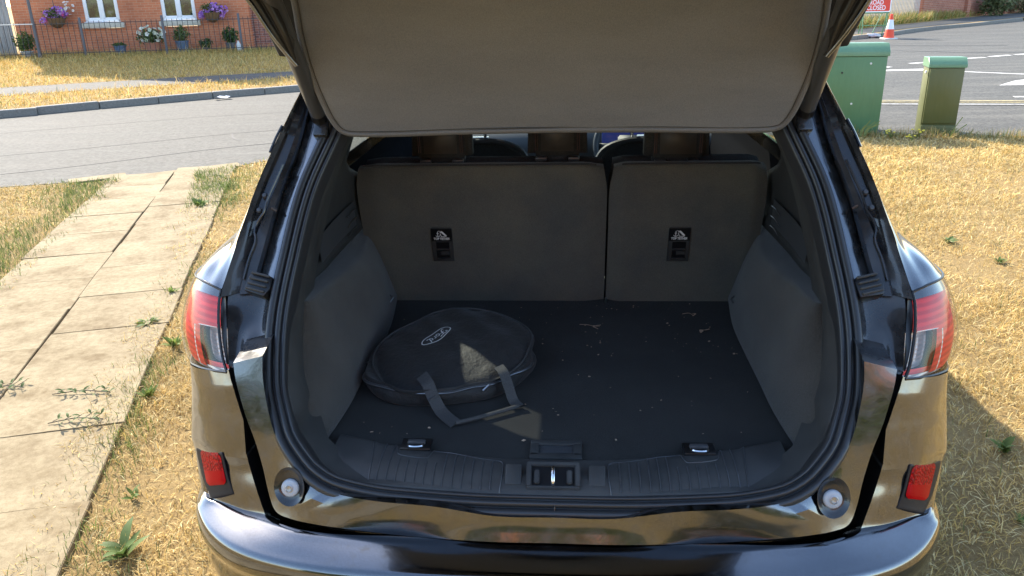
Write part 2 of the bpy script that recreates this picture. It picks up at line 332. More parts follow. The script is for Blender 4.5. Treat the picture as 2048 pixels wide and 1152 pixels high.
def box(name, c, d, material, parent=None, bev=0, rot=None, seg=2):
    bm = bmesh.new(); box_mesh(bm, c, d, rot)
    if bev: bmesh.ops.bevel(bm, geom=bm.edges[:], offset=bev, segments=seg, affect='EDGES', profile=.5)
    return bobj(name, bm, material, parent, bool(bev), auto=35 if bev else None)
def prism(name, poly, z0, z1, material, parent=None, bev=0, xf=None):
    """poly (x,y) extruded z0..z1, xf maps to 3D"""
    bm = bmesh.new(); a = [bm.verts.new((x, y, z0)) for x, y in poly]; b = [bm.verts.new((x, y, z1)) for x, y in poly]
    n = len(poly)
    bm.faces.new(a[::-1]); bm.faces.new(b)
    for i in range(n): bm.faces.new((a[i], a[(i+1) % n], b[(i+1) % n], b[i]))
    if bev: bmesh.ops.bevel(bm, geom=bm.edges[:], offset=bev, segments=2, affect='EDGES', profile=.5)
    if xf: bmesh.ops.transform(bm, matrix=xf, verts=bm.verts)
    return bobj(name, bm, material, parent, bool(bev), auto=35)
def sheet(name, poly, z, material, parent=None):
    o = mobj(name, [(x, y, z) for x, y in poly], [list(range(len(poly)))], material, parent); return o
def lathe(name, prof, material, parent=None, seg=24, xf=None, smooth=True):
    V = []; F = []
    for i in range(seg):
        a = 2*math.pi*i/seg
        for r, z in prof: V.append((r*math.cos(a), r*math.sin(a), z))
    k = len(prof)
    for i in range(seg):
        for j in range(k-1): F.append((i*k+j, ((i+1) % seg)*k+j, ((i+1) % seg)*k+j+1, i*k+j+1))
    if xf: V = [xf @ Vector(v) for v in V]
    o = mobj(name, V, F, material, parent, smooth)
    if smooth: o.data.set_sharp_from_angle(angle=R(45))
    return o
def text_obj(name, body, size, material, parent, M, width=None, bold=0., depth=.0004):
    cu = bpy.data.curves.new(name, 'FONT'); cu.body = body; cu.size = size; cu.align_x = 'CENTER'; cu.align_y = 'CENTER'; cu.offset = bold; cu.extrude = depth
    tmp = bpy.data.objects.new('tmp', cu); COL.objects.link(tmp); dg = bpy.context.evaluated_depsgraph_get(); dg.update()
    me = bpy.data.meshes.new_from_object(tmp.evaluated_get(dg)); bpy.data.objects.remove(tmp); bpy.data.curves.remove(cu)
    xs = [v.co.x for v in me.vertices]
    S = Matrix.Diagonal((width/(max(xs)-min(xs)), 1, 1, 1)) if width else Matrix.Identity(4)
    me.transform(M @ S); me.materials.clear(); me.materials.append(MATS[material]); me.name = name
    return link(bpy.data.objects.new(name, me), parent)
def strokes(name, polys, r, material, parent, M):
    """flat ribbons for drawn marks; polys: list of (points, halfwidth|None)"""
    V = []; F = []
    for p in polys:
        p, w = p if isinstance(p, tuple) else (p, r)
        p = np.array(p, float); n = len(p)
        for i in range(n):
            t = p[min(i+1, n-1)]-p[max(i-1, 0)]; t /= max(np.linalg.norm(t), 1e-9); q = np.array([-t[1], t[0]])
            V += [(*(p[i]+q*w), 0), (*(p[i]-q*w), 0)]
        b = len(V)-2*n
        for i in range(n-1): F.append((b+2*i, b+2*i+1, b+2*i+3, b+2*i+2))
    return mobj(name, [M @ Vector(v) for v in V], F, material, parent)

# ================================================================== THE SETTING
def interp(pts, x):
    a = np.array(pts); return np.interp(x, a[:, 0], a[:, 1])
NEAR = [(-60, -14), (-30, -2), (-14, 4.6), (-10, 6.1), (-4.9, 7.58), (-3.9, 7.82), (-3.2, 8.02), (-2.6, 8.6), (-1, 9.2), (1, 9.45), (4, 9.35), (5.8, 8.92), (9, 8.2), (20, 6), (60, -2)]
FAR = [(-60, -4), (-30, 4.8), (-14, 9.7), (-10, 11.6), (-7.8, 12.52), (-6.93, 13.2), (-6.08, 13.8), (-5.38, 14.3), (-3.94, 15.2), (-1, 17.0), (4, 20.4), (9, 24.6), (12.2, 27.2), (15, 29.98), (18.2, 32.5), (22.3, 36.0), (34, 45), (60, 62)]
def curve_pts(pts, n): return cr([(a, b, 0) for a, b in pts], n)[:, :2]
structure(sheet('ground', [(-400, -400), (400, -400), (400, 400), (-400, 400)], 0, 'soil'))
road = structure(sheet('road', [tuple(p) for p in NEAR]+[tuple(p) for p in FAR[::-1]], .006, 'road'))
# tarmac footway in front of the far-side junction, right
KERB_R = [(.5, 11.9), (3, 11.85), (5.35, 11.66), (7.2, 11.30), (10, 10.6), (20, 8.6), (60, 1)]
structure(sheet('footway', [(x, float(interp(NEAR, x))) for x in (-2.6, -1, 1, 4, 5.8, 9, 20, 60)]+[p for p in KERB_R[::-1]]+[(-1.2, 11.0)], .012, 'footway'))
def ribbon(name, pts, w, z, material, parent):
    p = np.array(pts, float); V = []; n = len(p)
    for i in range(n):
        t = p[min(i+1, n-1)]-p[max(i-1, 0)]; t /= np.linalg.norm(t); q = np.array([-t[1], t[0]])*w/2
        V += [(*(p[i]+q), z), (*(p[i]-q), z)]
    return mobj(name, V, [(2*i, 2*i+1, 2*i+3, 2*i+2) for i in range(n-1)], material, parent)
ribbon('kerb_edge', [(x, y+.04) for x, y in KERB_R], .11, .018, 'kerb_concrete', road)
ribbon('yellow_line', [(x, y+.32) for x, y in KERB_R[1:]], .08, .014, 'road_yellow', road)
ribbon('yellow_line', [(x, y+.50) for x, y in KERB_R[1:]], .08, .014, 'road_yellow', road)
ribbon('white_line', [(x, y-.02) for x, y in [(5.2, 11.75), (7.3, 11.33), (9, 11)]], .05, .022, 'road_white', road)
# junction markings
for a, b in [((7.55, 16.5), (8.4, 16.55)), ((8.7, 17.8), (9.15, 17.98)), ((9.35, 18.15), (9.62, 18.3)), ((10.1, 18.6), (10.9, 18.85)), ((11.1, 19.0), (11.75, 19.3)), ((11.9, 19.36), (12.3, 19.5)), ((7.6, 17.0), (8.0, 17.2)), ((12.8, 19.8), (13.6, 20.2))]:
    ribbon('white_dash', [a, b], .15, .0112, 'road_white', road)
ribbon('white_line', [(6.2, 16.3), (7.66, 16.4), (8.46, 16.32), (8.84, 15.92), (9.61, 15.22), (10.6, 14.4)], .11, .0105, 'road_white', road)
mobj('white_arrow', [(8.2, 13.62, .0113), (8.7, 13.60, .0113), (9.6, 14.0, .0113), (9.3, 14.5, .0113), (8.8, 14.2, .0113)], [(0, 1, 2, 3, 4)], 'road_white', road)
ribbon('white_dash', [(7.6, 12.2), (8.3, 12.05)], .12, .0113, 'road_white', road)
# seams and overbanding of the left road; strip at the cone paints its shadow
for pts, w in [([(-9, 7.9), (-5.9, 9.25), (-4.7, 9.84), (-3.59, 10.49), (-1.5, 11.2)], .022), ([(-8.5, 6.95), (-5.26, 8.19), (-4.45, 8.66), (-3.49, 9.36), (-2.2, 10.0)], .025), ([(-9, 9.9), (-6.9, 10.96), (-4.6, 12.1), (-3.4, 12.43), (-1, 13.6)], .018), ([(-3.59, 10.49), (-3.45, 10.1), (-3.3, 9.9)], .03), ([(9.2, 24.6), (10.4, 23.6), (11.6, 22.8), (13.4, 22.2)], .07), ([(12.1, 25.9), (12.5, 25.3), (12.95, 24.65)], .05), ([(9.3, 21.8), (10.6, 21.0), (11.2, 20.3), (12.5, 19.9)], .06)]:
    ribbon('tar_seam_and_shadow', cr([(a, b, 0) for a, b in pts], 24)[:, :2], w, .0095, 'seam', road)
structure(ribbon('channel', curve_pts([(x, y) for x, y in FAR[2:]], 60)-[0, .22], .34, .0085, 'footway', road)) if False else None

# far verge, raised a kerb's height
VZ = .11
fp = [tuple(p) for p in curve_pts(FAR[1:-1], 80)]
verge = structure(sheet('verge', [(x-.02, y+.08) for x, y in fp]+[(60, 400), (-400, 400), (-400, 5)], VZ, 'soil'))
# far kerb, stone by stone
kerb = structure(bpy.data.objects.new('kerb', None)); link(kerb)
kp = curve_pts(FAR[2:-2], 900); ks = np.concatenate([[0], np.cumsum(np.linalg.norm(np.diff(kp, axis=0), axis=1))])
bm = bmesh.new(); box_mesh(bm, (0, 0, 0), (.905, .13, .17)); bmesh.ops.bevel(bm, geom=bm.edges[:], offset=.012, segments=1, affect='EDGES')
kmesh = bobj('kerb_stone', bm, 'kerb_concrete', kerb); first = True
s = .46
while s < ks[-1]-.5:
    x, y = np.interp(s, ks, kp[:, 0]), np.interp(s, ks, kp[:, 1]); x2, y2 = np.interp(s+.1, ks, kp[:, 0]), np.interp(s+.1, ks, kp[:, 1])
    a = math.atan2(y2-y, x2-x); loc = (x-math.sin(a)*.065, y+math.cos(a)*.065, .035+random.uniform(-.004, .004))
    if first: kmesh.location = loc; kmesh.rotation_euler = (0, 0, a); first = False
    else: dup(kmesh, kerb, loc, (0, random.uniform(-.004, .004), a+random.uniform(-.006, .006)))
    s += .914
# far footpath on the verge
FPN = [(-16, 10.9), (-12, 12.9), (-9.03, 14.6), (-7.79, 15.3), (-6.13, 16.05), (-4.2, 16.9), (-1, 18.6), (3, 21.2)]
FPF = [(-17, 12.2), (-13, 14.4), (-9.92, 16.1), (-8.4, 16.75), (-6.63, 17.5), (-4.5, 18.3), (-1.6, 20.0), (2.2, 22.6)]
structure(sheet('footpath', FPN+FPF[::-1], VZ+.006, 'footway'))
structure(sheet('far_footpath', [(x-.3, y+.22) for x, y in FAR[11:17]]+[(27, 42.8), (21.8, 38.6), (17.9, 34.9), (15, 32.3), (12, 29.4), (7, 25)], VZ+.006, 'footway'))

# garden path: two columns of concrete slabs, slab by slab
path = structure(bpy.data.objects.new('path', None)); link(path)
pd = Vector((-.2235, .9747, 0)); pn = Vector((.9747, .2235, 0)); pa = math.atan2(pd.y, pd.x)-math.pi/2
P0 = Vector((-2.27, 3.147, 0))
bm = bmesh.new(); box_mesh(bm, (0, 0, 0), (.576, .5572, .05)); bmesh.ops.bevel(bm, geom=bm.edges[:], offset=.0025, segments=2, affect='EDGES')
slab0 = bobj('slab', bm, 'concrete', path, True, auto=35); first = True
for colx, ph in ((.295, -.36), (-.293, .02)):
    k = -9 if colx > 0 else -8
    while True:
        s = ph+.5*.558+k*.558
        if s > 5.0: break
        if s > -5:
            p = P0+pn*(colx+random.uniform(-.006, .006))+pd*s; a = pa+random.uniform(-.012, .012)
            loc = (p.x, p.y, -.003+random.uniform(-.003, .003)); rot = (random.uniform(-.004, .004), random.uniform(-.004, .004), a)
            if first: slab0.location = loc; slab0.rotation_euler = rot; first = False
            else: dup(slab0, path, loc, rot)
        k += 1
structure(mobj('path_bed', [tuple(P0+pn*a+pd*b+Vector((0, 0, .005))) for a, b in ((-.575, -5), (.575, -5), (.575, 5.1), (-.575, 5.1))], [(0, 1, 2, 3)], 'soil', path))
es = dup(slab0, path, tuple(P0+pn*.1+pd*5.08), (0, 0, pa+.33), (1.9, .36, 1)); es.location.z = -.01
dup(slab0, path, tuple(P0+pn*-.72+pd*5.02+Vector((0, 0, -.01))), (0, 0, pa+.30), (.9, .36, 1))
def in_path(x, y, mL, mR):
    dx, dy = x-P0.x, y-P0.y; a = dx*pn.x+dy*pn.y; b = dx*pd.x+dy*pd.y
    return (a > -.58+mL) & (a < .58-mR) & (b < 5.2), a, b

# ================================================================== THE CAR (local frame: x right, y forward, z up, y=0 at the bumper)
CX, CY, YAW = .068, 1.262, R(-4.316)
car = thing('parked_car', 'dark grey metallic car parked on dry grass with its tailgate raised and boot open', 'car', (CX, CY, 0), YAW)
def ys(z, off=0): return .15+.8*(z-.69)+off
def sp(x, z, off=0): return (x, ys(z, off), z)
PN = Vector((0, -1, .8)).normalized()          # outward normal of the opening plane

# --- opening seal -------------------------------------------------
SE = [(0, .645), (.172, .646), (.345, .653), (.397, .658), (.453, .667), (.491, .677), (.532, .697), (.557, .716), (.597, .756), (.622, .803), (.640, .846), (.651, .915), (.654, .987), (.646, 1.073), (.621, 1.225), (.573, 1.349), (.548, 1.42), (.505, 1.49), (.42, 1.535), (.25, 1.555), (0, 1.56)]
half = cr([sp(*p) for p in SE], 90)
loop = np.concatenate([half, (half*[-1, 1, 1])[::-1][1:-1]])
def sweep_loop(name, prof, material, parent):
    n = len(loop); V = []
    for i in range(n):
        t = Vector(loop[(i+1) % n])-Vector(loop[i-1]); t.normalize(); u = t.cross(PN); u.normalize()
        for a, b in prof: V.append(Vector(loop[i])+u*a+PN*b)
    return mobj(name, V, gridfaces(n, len(prof), False, True), material, parent, True)
t = Vector(loop[1])-Vector(loop[-1]); u = t.cross(PN)
SGN = 1 if u.z < 0 else -1                     # at the bottom centre outward means down
def prof(pts): return [(SGN*a, b) for a, b in pts]
seal = sweep_loop('door_seal', prof([(.002, -.012), (.003, .003), (.0, .0095), (-.006, .0125), (-.013, .0105), (-.0165, .002), (-.018, -.003), (-.0195, .003), (-.022, .0095), (-.0265, .0115), (-.031, .009), (-.033, .002), (-.0345, -.003), (-.036, .002), (-.0385, .006), (-.042, .0055), (-.045, -.001), (-.047, -.012), (-.049, -.035)]), 'rubber', car)
bm = bmesh.new()                                 # butt joint of the seal
tube_mesh(bm, [sp(.0, .6735, -.001), sp(.0, .667, -.013), sp(.0, .659, -.010), sp(.0, .653, -.014), sp(.0, .645, -.012)], .0012, 6); bobj('seal_joint', bm, 'black_paint', car)

# --- painted rear panel under and beside the seal -----------------
PI_ = [(0, .655), (.12, .655), (.25, .658), (.36, .664), (.43, .672), (.47, .681), (.508, .695), (.543, .716), (.577, .747), (.600, .78), (.619, .818), (.638, .87), (.645, .91)]
PO = [(0, .604, .085), (.142, .604, .085), (.312, .613, .086), (.453, .622, .095), (.511, .629, .098), (.552, .638, .10), (.583, .650, .106), (.602, .676, .127), (.624, .716, .166), (.649, .76, .203), (.678, .803, .239), (.708, .859, .284), (.721, .893, .312)]
EYE = np.array([0, -1.263, 1.66])
def along(p, y):                               # same line of sight from the kerbside viewer, other depth
    p = np.array(p, float); return EYE+(p-EYE)*((y+1.263)/(p[1]+1.263))
for s in (1, -1):
    rows = []
    for i, ((a, b), (c, d, e)) in enumerate(zip(PI_, PO)):
        w = min(1, max(0, (i-1.5)/6.5)); w = w*w*(3-2*w); yv = .1005*(1-w)+w*(.165+.38*(.5*(b+d)-.66))
        A = along((a+.011*w, ys(b-.004*w), b-.004*w), yv) if w > 0 else np.array([a, .1005+max(0, a-.3)*.10, b]); O_ = along((c, e, d), yv) if w > 0 else np.array([c, e, d])
        M1 = np.array([a+(c-a)*.3, .0990+max(0, a-.3)*.10, b-(b-d)*.32])*(1-w)+(A*.7+O_*.3)*w
        M2 = (A*.35+O_*.65)*w+(M1*.5+O_*.5)*(1-w)
        rows.append([A+[0, .02, 0], A, M1, M2, O_, O_+np.array([0, .05, -.010])])
    g = np.array(rows); gg = np.array([cru(g[:, j], 61) for j in range(6)]).transpose(1, 0, 2)
    o = mobj('rear_panel', gg.reshape(-1, 3)*[s, 1, 1], gridfaces(61, 6, s < 0), 'paint', car, True); o.data.set_sharp_from_angle(angle=R(26))
    patch('panel_shelf', [[gg[-1, k], gg[-1, k]+[.002, .03, .004], gg[-1, k]+[.006, .10, .012]] for k in range(1, 5)], 'black_paint', car, 3, s)

# --- D pillar: trough and gasket panel -----------------------------
zz = np.array([1.56, 1.50, 1.43, 1.373, 1.333, 1.283, 1.25, 1.189, 1.103, 1.049, 1.02])
XA = np.interp(zz[::-1], [.987, 1.073, 1.225, 1.349, 1.42, 1.49, 1.535, 1.555], [.654, .646, .621, .573, .548, .505, .42, .30])[::-1]
XA[0] = .44; XA[1] = .49
XB = np.interp(zz[::-1], [1.02, 1.049, 1.103, 1.189, 1.25, 1.283, 1.333, 1.373, 1.43, 1.50, 1.56], [.697, .693, .683, .668, .652, .641, .630, .624, .612, .590, .56])[::-1]
XD = np.interp(zz[::-1], [1.032, 1.109, 1.156, 1.202, 1.261, 1.322, 1.396, 1.43, 1.56], [.766, .749, .739, .727, .710, .686, .654, .638, .585])[::-1]
for s in (1, -1):
    rows = [[(XA[i]-.012, ys(z)+.02, z), (XA[i]+.002, ys(z)+.004, z), (XA[i]*.5+XB[i]*.5, ys(z)+.012, z), (XB[i], ys(z)+.026, z)] for i, z in enumerate(zz)]
    patch('pillar_trough', rows, 'paint', car, 5, s)
    rows = []
    for i, z in enumerate(zz):
        w = XD[i]-XB[i]
        rows.append([(XB[i]+.001, ys(z)+.030, z), (XB[i]+w*.10, ys(z)+.004, z), (XB[i]+w*.30, ys(z)-.002, z), (XB[i]+w*.36, ys(z)+.010, z), (XB[i]+w*.74, ys(z)+.006, z), (XB[i]+w*.80, ys(z)-.010, z), (XB[i]+w, ys(z)-.020, z)])
    g = np.array(rows, float)
    gg = np.array([cru(g[:, j], 61) for j in range(7)]).transpose(1, 0, 2)
    for i in range(61):      # pressed shapes: the step and the recessed pocket change along the pillar
        z = gg[i, 0, 2]; k = 1/(1+math.exp((z-1.165)*90)); wv = gg[i, 6, 0]-gg[i, 1, 0]
        gg[i, 3, 0] += k*wv*.22; gg[i, 2, 0] += k*wv*.18; gg[i, 4, 1] -= k*.010; gg[i, 3, 1] += .006*math.sin(z*40)*k
        if z > 1.34: gg[i, 4, 1] -= .010*min(1, (z-1.34)/.03); gg[i, 3, 1] -= .008*min(1, (z-1.34)/.03)
    o = mobj('pillar_panel', gg.reshape(-1, 3)*[s, 1, 1], gridfaces(61, 7, s < 0), 'black_paint', car, True); o.data.set_sharp_from_angle(angle=R(38))
    # raised bead lines, clip holes
    for pts, rr in (([(.700, 1.305), (.690, 1.335), (.678, 1.362)], .0035), ([(.664, 1.279), (.676, 1.247), (.690, 1.21), (.697, 1.178), (.707, 1.165), (.712, 1.145), (.706, 1.125), (.716, 1.09), (.722, 1.05)], .003)):
        P = cr([(x*s, ys(z)-.007, z) for x, z in pts], 24); tube('bead', [Vector(p) for p in P], rr, 'black_paint', car, 6)
    for x, z in ((.700, 1.215), (.709, 1.185)):
        lathe('clip', [(0, .004), (.005, .003), (.007, 0), (.007, -.004)], 'gloss_plastic', car, 12, Matrix.Translation((x*s, ys(z)-.004, z)) @ PN.to_track_quat('Z', 'Y').to_matrix().to_4x4())
    tube('clip', [(.679*s, ys(1.19)-.004, 1.19), (.667*s, ys(1.182)+.002, 1.182)], .004, 'black_paint', car, 8)
    # black ribbed catch block low on the trough
    Mx = Matrix.Translation((.681*s, .430, 1.035)) @ PN.to_track_quat('Z', 'Y').to_matrix().to_4x4() @ Matrix.Rotation(R(14*s), 4, 'Z')
    cb = bpy.data.objects.new('catch_block', None); link(cb, car)
    prism('block_body', [(-.030, -.024), (.022, -.028), (.030, -.006), (.026, .022), (-.020, .026), (-.030, .012)], -.02, .018, 'lamp_black', cb, .004, Mx)
    for k in range(4):
        b_ = bmesh.new(); box_mesh(b_, (-.002, -.018+.0125*k, .020), (.046, .0055, .010)); bmesh.ops.bevel(b_, geom=b_.edges[:], offset=.0015, segments=1, affect='EDGES'); bmesh.ops.transform(b_, matrix=Mx, verts=b_.verts); bobj('rib', b_, 'trim_plastic', cb)

# --- rebate beside the lamp ---------------------------------------
for s in (1, -1):
    rows = [[(.652, ys(1.035)+.006, 1.035), (.672, ys(1.035)+.020, 1.035), (.700, ys(1.03)+.022, 1.03), (.735, ys(1.025)+.016, 1.025), (.758, ys(1.03)+.004, 1.032)],
            [(.655, ys(1.0)+.004, 1.0), (.673, ys(1.0)+.022, .998), (.702, ys(.995)+.030, .995), (.734, ys(.99)+.024, .99), (.757, ys(.99)+.010, .99)],
            [(.656, ys(.965)+.002, .965), (.674, ys(.962)+.022, .962), (.701, ys(.96)+.030, .96), (.728, ys(.958)+.024, .958), (.750, ys(.955)+.008, .955)],
            [(.655, ys(.935)+.002, .935), (.674, ys(.933)+.010, .933), (.700, ys(.932)+.012, .932), (.724, ys(.930)+.022, .930), (.743, ys(.928)+.006, .928)],
            [(.652, ys(.905)+.000, .908), (.672, ys(.905)+.004, .906), (.697, ys(.902)+.004, .903), (.718, ys(.90)+.014, .899), (.735, ys(.895)+.004, .893)],
            [(.648, ys(.888)+.006, .893), (.672, ys(.886)+.010, .891), (.695, ys(.884)+.010, .888), (.714, ys(.882)+.016, .884), (.729, ys(.88)+.012, .879)]]
    patch('lamp_rebate', rows, 'black_paint', car, 5, s)
    c = Vector((.683*s, .352, .922)); lathe('grommet', [(0, .003), (.016, .003), (.019, .001), (.019, -.006)], 'trim_plastic', car, 24, Matrix.Translation(c) @ PN.to_track_quat('Z', 'Y').to_matrix().to_4x4())
    # strip of black carrier between lamp and rebate
    P = [[(.738, .325, .885), (.728, .300, .878)], [(.752, .352, .93), (.741, .338, .925)], [(.762, .386, .975), (.752, .376, .972)], [(.772, .42, 1.015), (.762, .412, 1.02)], [(.775, .425, 1.032), (.765, .418, 1.037)]]
    patch('lamp_carrier', [[(a[0]+.004, a[1]-.004, a[2]), (a[0]-.004, a[1]-.006, a[2]), b] for a, b in P], 'lamp_black', car, 4, s)

# --- tail lights ----------------------------------------------------
# lens surface: rows top->bottom, columns inner edge -> round the corner -> along the flank
LG = np.array([
 [(.770, .412, 1.030), (.806, .435, 1.036), (.846, .470, 1.036), (.882, .525, 1.030), (.905, .62, 1.020), (.920, .78, 1.010)],
 [(.772, .395, 1.008), (.812, .413, 1.008), (.856, .447, 1.004), (.897, .505, .996), (.918, .61, .990), (.930, .78, .985)],
 [(.768, .368, .968), (.812, .388, .966), (.864, .424, .960), (.908, .482, .950), (.926, .60, .945), (.936, .78, .94)],
 [(.760, .345, .930), (.808, .367, .926), (.864, .404, .920), (.910, .465, .908), (.928, .59, .905), (.938, .78, .90)],
 [(.748, .320, .897), (.798, .345, .888), (.854, .386, .878), (.902, .452, .864), (.922, .58, .865), (.934, .78, .87)],
 [(.732, .296, .878), (.784, .326, .868), (.838, .370, .856), (.880, .430, .845), (.908, .56, .85), (.926, .78, .86)]])
LS = surf(LG, 8)
nr_, nc_ = LS.shape[:2]
def lamp_normals():
    du = np.gradient(LS, axis=1); dv = np.gradient(LS, axis=0); n = np.cross(dv, du); n /= np.linalg.norm(n, axis=2)[..., None]
    if n[nr_//2, 3, 1] > 0: n = -n
    return n
LN = lamp_normals()
def lamp_region(v0, v1, u0, u1, off, n=18):
    """sample the lens surface between fractions, pushed inward by off"""
    rr = np.linspace(v0, v1, n)*(nr_-1); cc = np.linspace(u0, u1, n)*(nc_-1); out = np.zeros((n, n, 3))
    for i, a in enumerate(rr):
        for j, b in enumerate(cc):
            i0, j0 = min(int(a), nr_-2), min(int(b), nc_-2); x, y = a-i0, b-j0
            f = lambda G: G[i0, j0]*(1-x)*(1-y)+G[i0+1, j0]*x*(1-y)+G[i0, j0+1]*(1-x)*y+G[i0+1, j0+1]*x*y
            out[i, j] = f(LS)-f(LN)*off
    return out
for s in (1, -1):
    tlt = bpy.data.objects.new('tail_light', None); link(tlt, car)
    def reg(name, a, material): n = a.shape[0]; return mobj(name, a.reshape(-1, 3)*[s, 1, 1], gridfaces(n, n, s < 0), material, tlt, True)
    mobj('lens', LS.reshape(-1, 3)*[s, 1, 1], gridfaces(nr_, nc_, s < 0), 'lens_clear', tlt, True)
    reg('smoked_band', lamp_region(.0, .13, .0, 1, .006), 'lamp_smoke')
    reg('red_panel', lamp_region(.125, .46, .015, 1, .010), 'red_lens')
    reg('red_flank', lamp_region(.45, .955, .29, 1, .010), 'red_lens')
    reg('red_rim', lamp_region(.45, .86, .30, .335, .022), 'reflector_plain')
    reg('mirror_bowl', lamp_region(.46, .86, .015, .31, .040), 'lamp_mirror')
    reg('bowl_side', np.concatenate([lamp_region(.45, .47, .015, .31, .01)[:9], lamp_region(.45, .47, .015, .31, .045)[:9]])[:18], 'lamp_mirror')
    reg('red_foot', lamp_region(.84, .94, .02, .34, .016), 'red_lens')
    reg('clear_foot', lamp_region(.93, 1, .0, 1, .012), 'lamp_mirror')
    reg('housing', lamp_region(.0, 1, .0, 1, .06), 'lamp_black')
    for k, u in enumerate((.08, .16, .24)):       # bulb shields and lamp ribs inside the clear cell
        A = lamp_region(.55-.02*k, .76, u, u+.018, .03, 6); n = 6
        mobj('bowl_rib', A.reshape(-1, 3)*[s, 1, 1], gridfaces(n, n, s < 0), 'lamp_mirror' if k else 'lamp_smoke', tlt, True)
    A = lamp_region(.46, .93, .318, .330, .0035, 8); mobj('lens_ridge', A.reshape(-1, 3)*[s, 1, 1], gridfaces(8, 8, s < 0), 'lamp_mirror', tlt, True)
    # dark gasket line round the lens
    ring = [LS[i, 0] for i in range(0, nr_, 2)]+[LS[-1, j] for j in range(0, nc_, 2)]
    tube('gasket', [Vector(p*[s, 1, 1]) for p in ring], .0035, 'lamp_black', tlt, 6)
    tube('gasket', [Vector(p*[s, 1, 1]) for p in LS[0, ::2]], .003, 'lamp_black', tlt, 6)

# --- quarter panel above the lamp, and the flank --------------------
for s in (1, -1):
    rows = [[(.585, ys(1.56)-.02, 1.56), (.592, .86, 1.56), (.600, 1.0, 1.56), (.606, 1.2, 1.56)],
            [(.686, .635, 1.322), (.694, .665, 1.322), (.702, .78, 1.33), (.712, 1.1, 1.34)],
            [(.739, .503, 1.156), (.750, .53, 1.155), (.766, .66, 1.165), (.790, 1.0, 1.18)],
            [(.749, .465, 1.109), (.772, .50, 1.108), (.808, .62, 1.108), (.850, 1.0, 1.10)],
            [(.760, .430, 1.062), (.796, .465, 1.066), (.852, .56, 1.066), (.900, 1.0, 1.05)],
            [(.768, .410, 1.034), (.806, .436, 1.039), (.880, .53, 1.034), (.918, .80, 1.014)]]
    patch('quarter_panel', rows, 'paint', car, 6, s)
    # flank, doors and sill, simplified towards the front
    st = [.74, 1.2, 1.8, 2.5, 3.2, 3.8, 4.25, 4.5]
    wd = [.0, .006, .010, .010, .008, .0, -.05, -.20]
    rows = [[(.915+w, y, 1.02), (.930+w, y, .95), (.934+w, y, .86), (.928+w, y, .70), (.918+w, y, .5), (.88+w, y, .30)] for y, w in zip(st, wd)]
    patch('flank', rows, 'paint', car, 3, s)
    rows = [[(.918+w, y, 1.015), (.885+w*.8, y, 1.05), (.845+w*.8, y, 1.07)] for y, w in zip(st[:6], wd)]
    patch('shoulder', rows, 'paint', car, 3, s)
    rows = [[(.30, 4.5, .80), (.55, 4.46, .82), (.72, 4.3, .86), (.80, 4.0, .92), (.845, 3.6, 1.0)], [(.30, 3.3, 1.05), (.5, 3.3, 1.05), (.66, 3.3, 1.05), (.78, 3.3, 1.05), (.845, 3.3, 1.06)]]
    # side glass and pillars
    def gl(y0, y1, y2, y3): return [[(.845, y0, 1.06), (.845, y1, 1.06)], [(.755, y2*.5+y0*.5, 1.28), (.755, y3*.5+y1*.5, 1.28)], [(.625, y2, 1.53), (.625, y3, 1.53)]]
    if s > 0: patch('window_glass', gl(1.05, 1.30, 1.10, 1.28), 'privacy_glass', car, 3, s)
    else:       # clear band only; added opaque panels above and below narrow the sun patch
        gz = lambda z, y: (float(np.interp(z, [1.06, 1.28, 1.53], [.845, .755, .625])), y, z)
        patch('window_glass', [[gz(z, 1.03), gz(z, 1.30)] for z in (1.34, 1.40, 1.46)], 'privacy_glass', car, 3, s)
        patch('window_sun_mask', [[gz(z, 1.03), gz(z, 1.30)] for z in (1.06, 1.2, 1.34)], 'pillar_cloth', car, 3, s, thick=.02); patch('window_sun_mask', [[gz(z, 1.03), gz(z, 1.30)] for z in (1.46, 1.53)], 'pillar_cloth', car, 3, s, thick=.02)
    patch('window_glass', gl(1.74, 2.90, 1.72, 2.35), 'car_glass', car, 3, s)
    patch('door_pillar', [[(a[0]*1.003, a[1], a[2]) for a in r] for r in gl(1.30, 1.74, 1.28, 1.72)], 'pillar_cloth', car, 3, s, thick=.02)
    patch('windscreen_pillar', gl(2.90, 3.15, 2.35, 2.45), 'paint', car, 3, s, thick=.02)
    patch('quarter_pillar', [[(.855, .86, 1.07), (.845, 1.05, 1.06)], [(.765, .93, 1.28), (.755, 1.075, 1.28)], [(.632, 1.0, 1.53), (.625, 1.10, 1.53)]], 'pillar_cloth', car, 3, s, thick=.02)
    patch('roof_rail', [[(.625, y, 1.53), (.60, y, 1.575), (.55, y, 1.605)] for y in (.86, 1.2, 1.8, 2.2, 2.45)], 'paint', car, 3, s)
    patch('door_trim', [[(.80, y, 1.055), (.79, y, .98), (.74, y, .9), (.75, y, .4)] for y in (1.05, 1.5, 2.2, 3.0)], 'door_cloth', car, 3, s)
    for wy in (.93, 3.64):
        wh = bpy.data.objects.new('wheel', None); link(wh, car); wh.location = (.80*s, wy, .345); wh.rotation_euler = (0, R(90*s), 0)
        lathe('tyre', [(.235, -.10), (.30, -.11), (.338, -.09), (.345, 0), (.338, .09), (.30, .11), (.235, .10)], 'tyre', wh, 36)
        lathe('rim', [(0, .075), (.05, .085), (.07, .06), (.20, .07), (.235, .10), (.235, -.10), (.2, -.05), (0, -.05)], 'rim', wh, 36)
